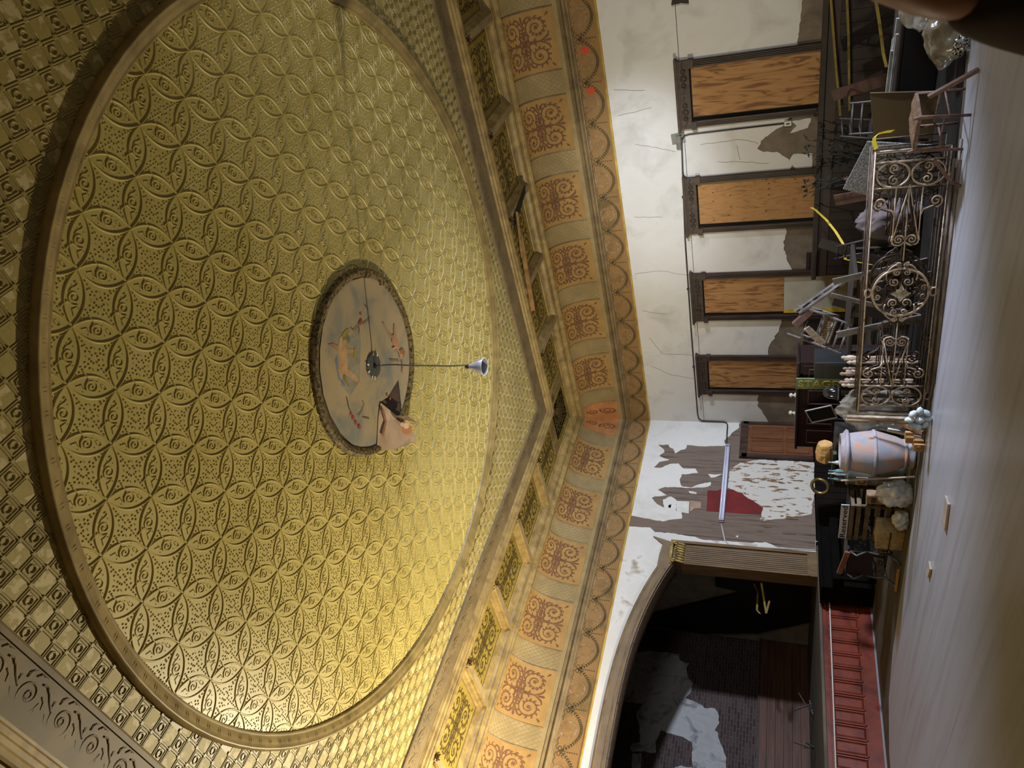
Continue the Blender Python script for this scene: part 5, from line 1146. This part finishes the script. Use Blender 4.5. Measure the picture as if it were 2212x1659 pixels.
# treadle table
tt = thing('treadle_table', 'black treadle table with a tilted leaf and ornate iron leg', 'table', (8.0, 10.15, 0))
M_tt = mat('black_leather', (24, 18, 18), (34, 26, 24), scale=4, rough=.4)
MB().box((.1, 0, .70), (.5, .62, .03)).build('table_top', M_tt, tt, bevel=.005)
MB().box((-.17, .02, .76), (.03, .56, .075), 0, Matrix.Rotation(.16, 3, 'X')).build('raised_leaf', mat('red_brown_leaf', (140, 92, 72), (100, 64, 52), scale=4), tt)
MB().box((-.16, .02, .52), (.025, .60, .34)).build('drop_leaf', M_tt, tt)
M_ci = mat('cast_iron', (104, 108, 106), (66, 68, 66), scale=8, rough=.4, metal=.5)
for y in (-.28, .3):
    lg_ = MB(); L_ = lambda u, v: (-.05 + u, y, v)
    lg_.tube([L_(-.12, .68), L_(-.2, .6), L_(-.1, .45), L_(-.14, .3), L_(-.12, .15), L_(-.24, .03), L_(-.3, .012)], .018, 6); lg_.tube([L_(.3, .68), L_(.34, .6), L_(.25, .45), L_(.29, .3), L_(.27, .15), L_(.36, .03), L_(.4, .012)], .018, 6)
    for c, v in ((-.05, .58), (.08, .5), (.2, .58), (.0, .36), (.14, .36), (-.02, .2), (.16, .2)): lg_.tube([L_(c + a, v + b) for a, b in spiral(0, 0, .065, 1.4, v * 7, 16)], .010, 5)
    lg_.tube([L_(-.12, .3), L_(.08, .27), L_(.28, .3)], .012, 5); lg_.tube([L_(-.12, .12), L_(.08, .14), L_(.28, .12)], .012, 5)
    lg_.build('iron_leg', M_ci, tt, True)
MB().tube([(.03, -.28, .13), (.03, .3, .13)], .014, 6).build('cross_rod', M_ci, tt)
# black piano added to throw shade on the stage front
pn = thing('added_piano', 'added low black piano shading the stage front', 'piano', (9.9, 12.88, 0))
M_pia = mat('added_piano_black', (10, 9, 8), (14, 12, 11), scale=3, rough=.9, spec=.05)
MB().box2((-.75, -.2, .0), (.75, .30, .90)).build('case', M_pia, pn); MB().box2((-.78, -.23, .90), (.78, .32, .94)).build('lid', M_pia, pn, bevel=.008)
MB().box2((-.75, -.5, .60), (.75, -.2, .74)).build('added_keyboard_shelf', M_pia, pn, bevel=.01)
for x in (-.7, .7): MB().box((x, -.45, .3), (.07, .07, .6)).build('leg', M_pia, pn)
# bits on the open floor
M_chip = mat('pale_offcut', (160, 150, 140), (130, 120, 112), scale=6, rough=.7); M_chipe = mat('raw_edge', (206, 178, 140), rough=.7)
for k, (x, y, a, w_, l_, lb) in enumerate(((6.06, 6.84, .25, .16, .34, 'larger pale offcut lying on the open grey floor'), (6.2, 8.03, -.1, .1, .2, 'smaller offcut tilted on the open grey floor near the table'))):
    t_ = thing('floor_offcut', lb, 'offcut', (x, y, .013), (.0, .0, a))
    MB().box((0, 0, .015), (w_, l_, .026), 0, Matrix.Rotation(.0, 3, 'X')).build('board', M_chip, t_); MB().box((-w_ / 2 - .003, 0, .015), (.006, l_, .026)).build('raw_edge', M_chipe, t_)
tag(MB().bar((7.62, 9.95, .028), (7.56, 10.4, .028), .03, .03).build('orange_lath', mat('orange_lath', (196, 140, 80), rough=.7)), 'orange lath on the floor under the treadle table', 'lath')
# stage debris
for k in range(7):
    a = Vector((8.2 + rb_.uniform(-1, .9), 16.4 + rb_.uniform(-.4, .4), ST + .02)); b = a + Vector((rb_.uniform(-.4, .4), rb_.uniform(-.3, .3), rb_.uniform(.05, .45)))
    tag(MB().bar(a, b, .03, .02).build('broken_lath', M_grw), 'broken lath in the small debris heap on the stage', 'lath', 'debris heap on the stage')
# ---------------------------------------------------------------- hand of a bystander at the picture's edge
P = lambda x, y, d: EYE + ray(x, y) * d
pr_ = thing('person', 'raised hand of a bystander with a dark brown sleeve, close by', 'person', P(2300, -40, .55))
O = Vector(pr_.location)
def skin(name, verts, edges, radii, m_, root=0):
    me = bpy.data.meshes.new(name); me.from_pydata([tuple(v - O) for v in verts], edges, []); me.materials.append(m_)
    o = bpy.data.objects.new(name, me); C.objects.link(o); o.parent = pr_
    sm = o.modifiers.new('skin', 'SKIN'); sm.use_smooth_shade = True
    for i, r in enumerate(radii): me.skin_vertices[0].data[i].radius = (r, r)
    me.skin_vertices[0].data[root].use_root = True
    sd = o.modifiers.new('subd', 'SUBSURF'); sd.levels = 2; sd.render_levels = 2
    return o
M_skin = mat('skin', (150, 106, 80), (136, 94, 70), scale=20, rough=.5)
V = [P(2120, -70, .5), P(2052, -26, .5), P(1990, -42, .5), P(1925, -85, .5)]
E_ = [(0, 1), (1, 2), (2, 3)]; R_ = [.020, .0235, .024, .022]
tips = (((1850, -110), (1790, -130), (1760, -165), .010), ((1850, -140), (1785, -160), (1750, -200), .0105), ((1850, -175), (1785, -200), (1755, -240), .0105), ((1860, -210), (1805, -235), (1775, -270), .0095))
V.append(P(1930, -160, .50)); E_.append((2, 4)); R_.append(.026)
for k, (a, b, c, r) in enumerate(tips):
    i = len(V); V += [P(*a, .49 + .006 * k), P(*b, .478 + .006 * k), P(*c, .485 + .006 * k)]; E_ += [(3 if k < 2 else 4, i), (i, i + 1), (i + 1, i + 2)]; R_ += [r * 1.05, r, r * .85]
i = len(V); V += [P(2010, -190, .49), P(1960, -250, .48), P(1910, -280, .48)]; E_ += [(4, i), (i, i + 1), (i + 1, i + 2)]; R_ += [.014, .011, .0095]
skin('hand', V, E_, R_, M_skin)
M_slv = mat('brown_sleeve', (58, 38, 16), (36, 24, 11), scale=8, rough=.95)
skin('sleeve', [P(2100, -62, .5), P(2140, -50, .51), P(2230, -25, .53), P(2420, -10, .6)], [(0, 1), (1, 2), (2, 3)], [.026, .031, .034, .045], M_slv)
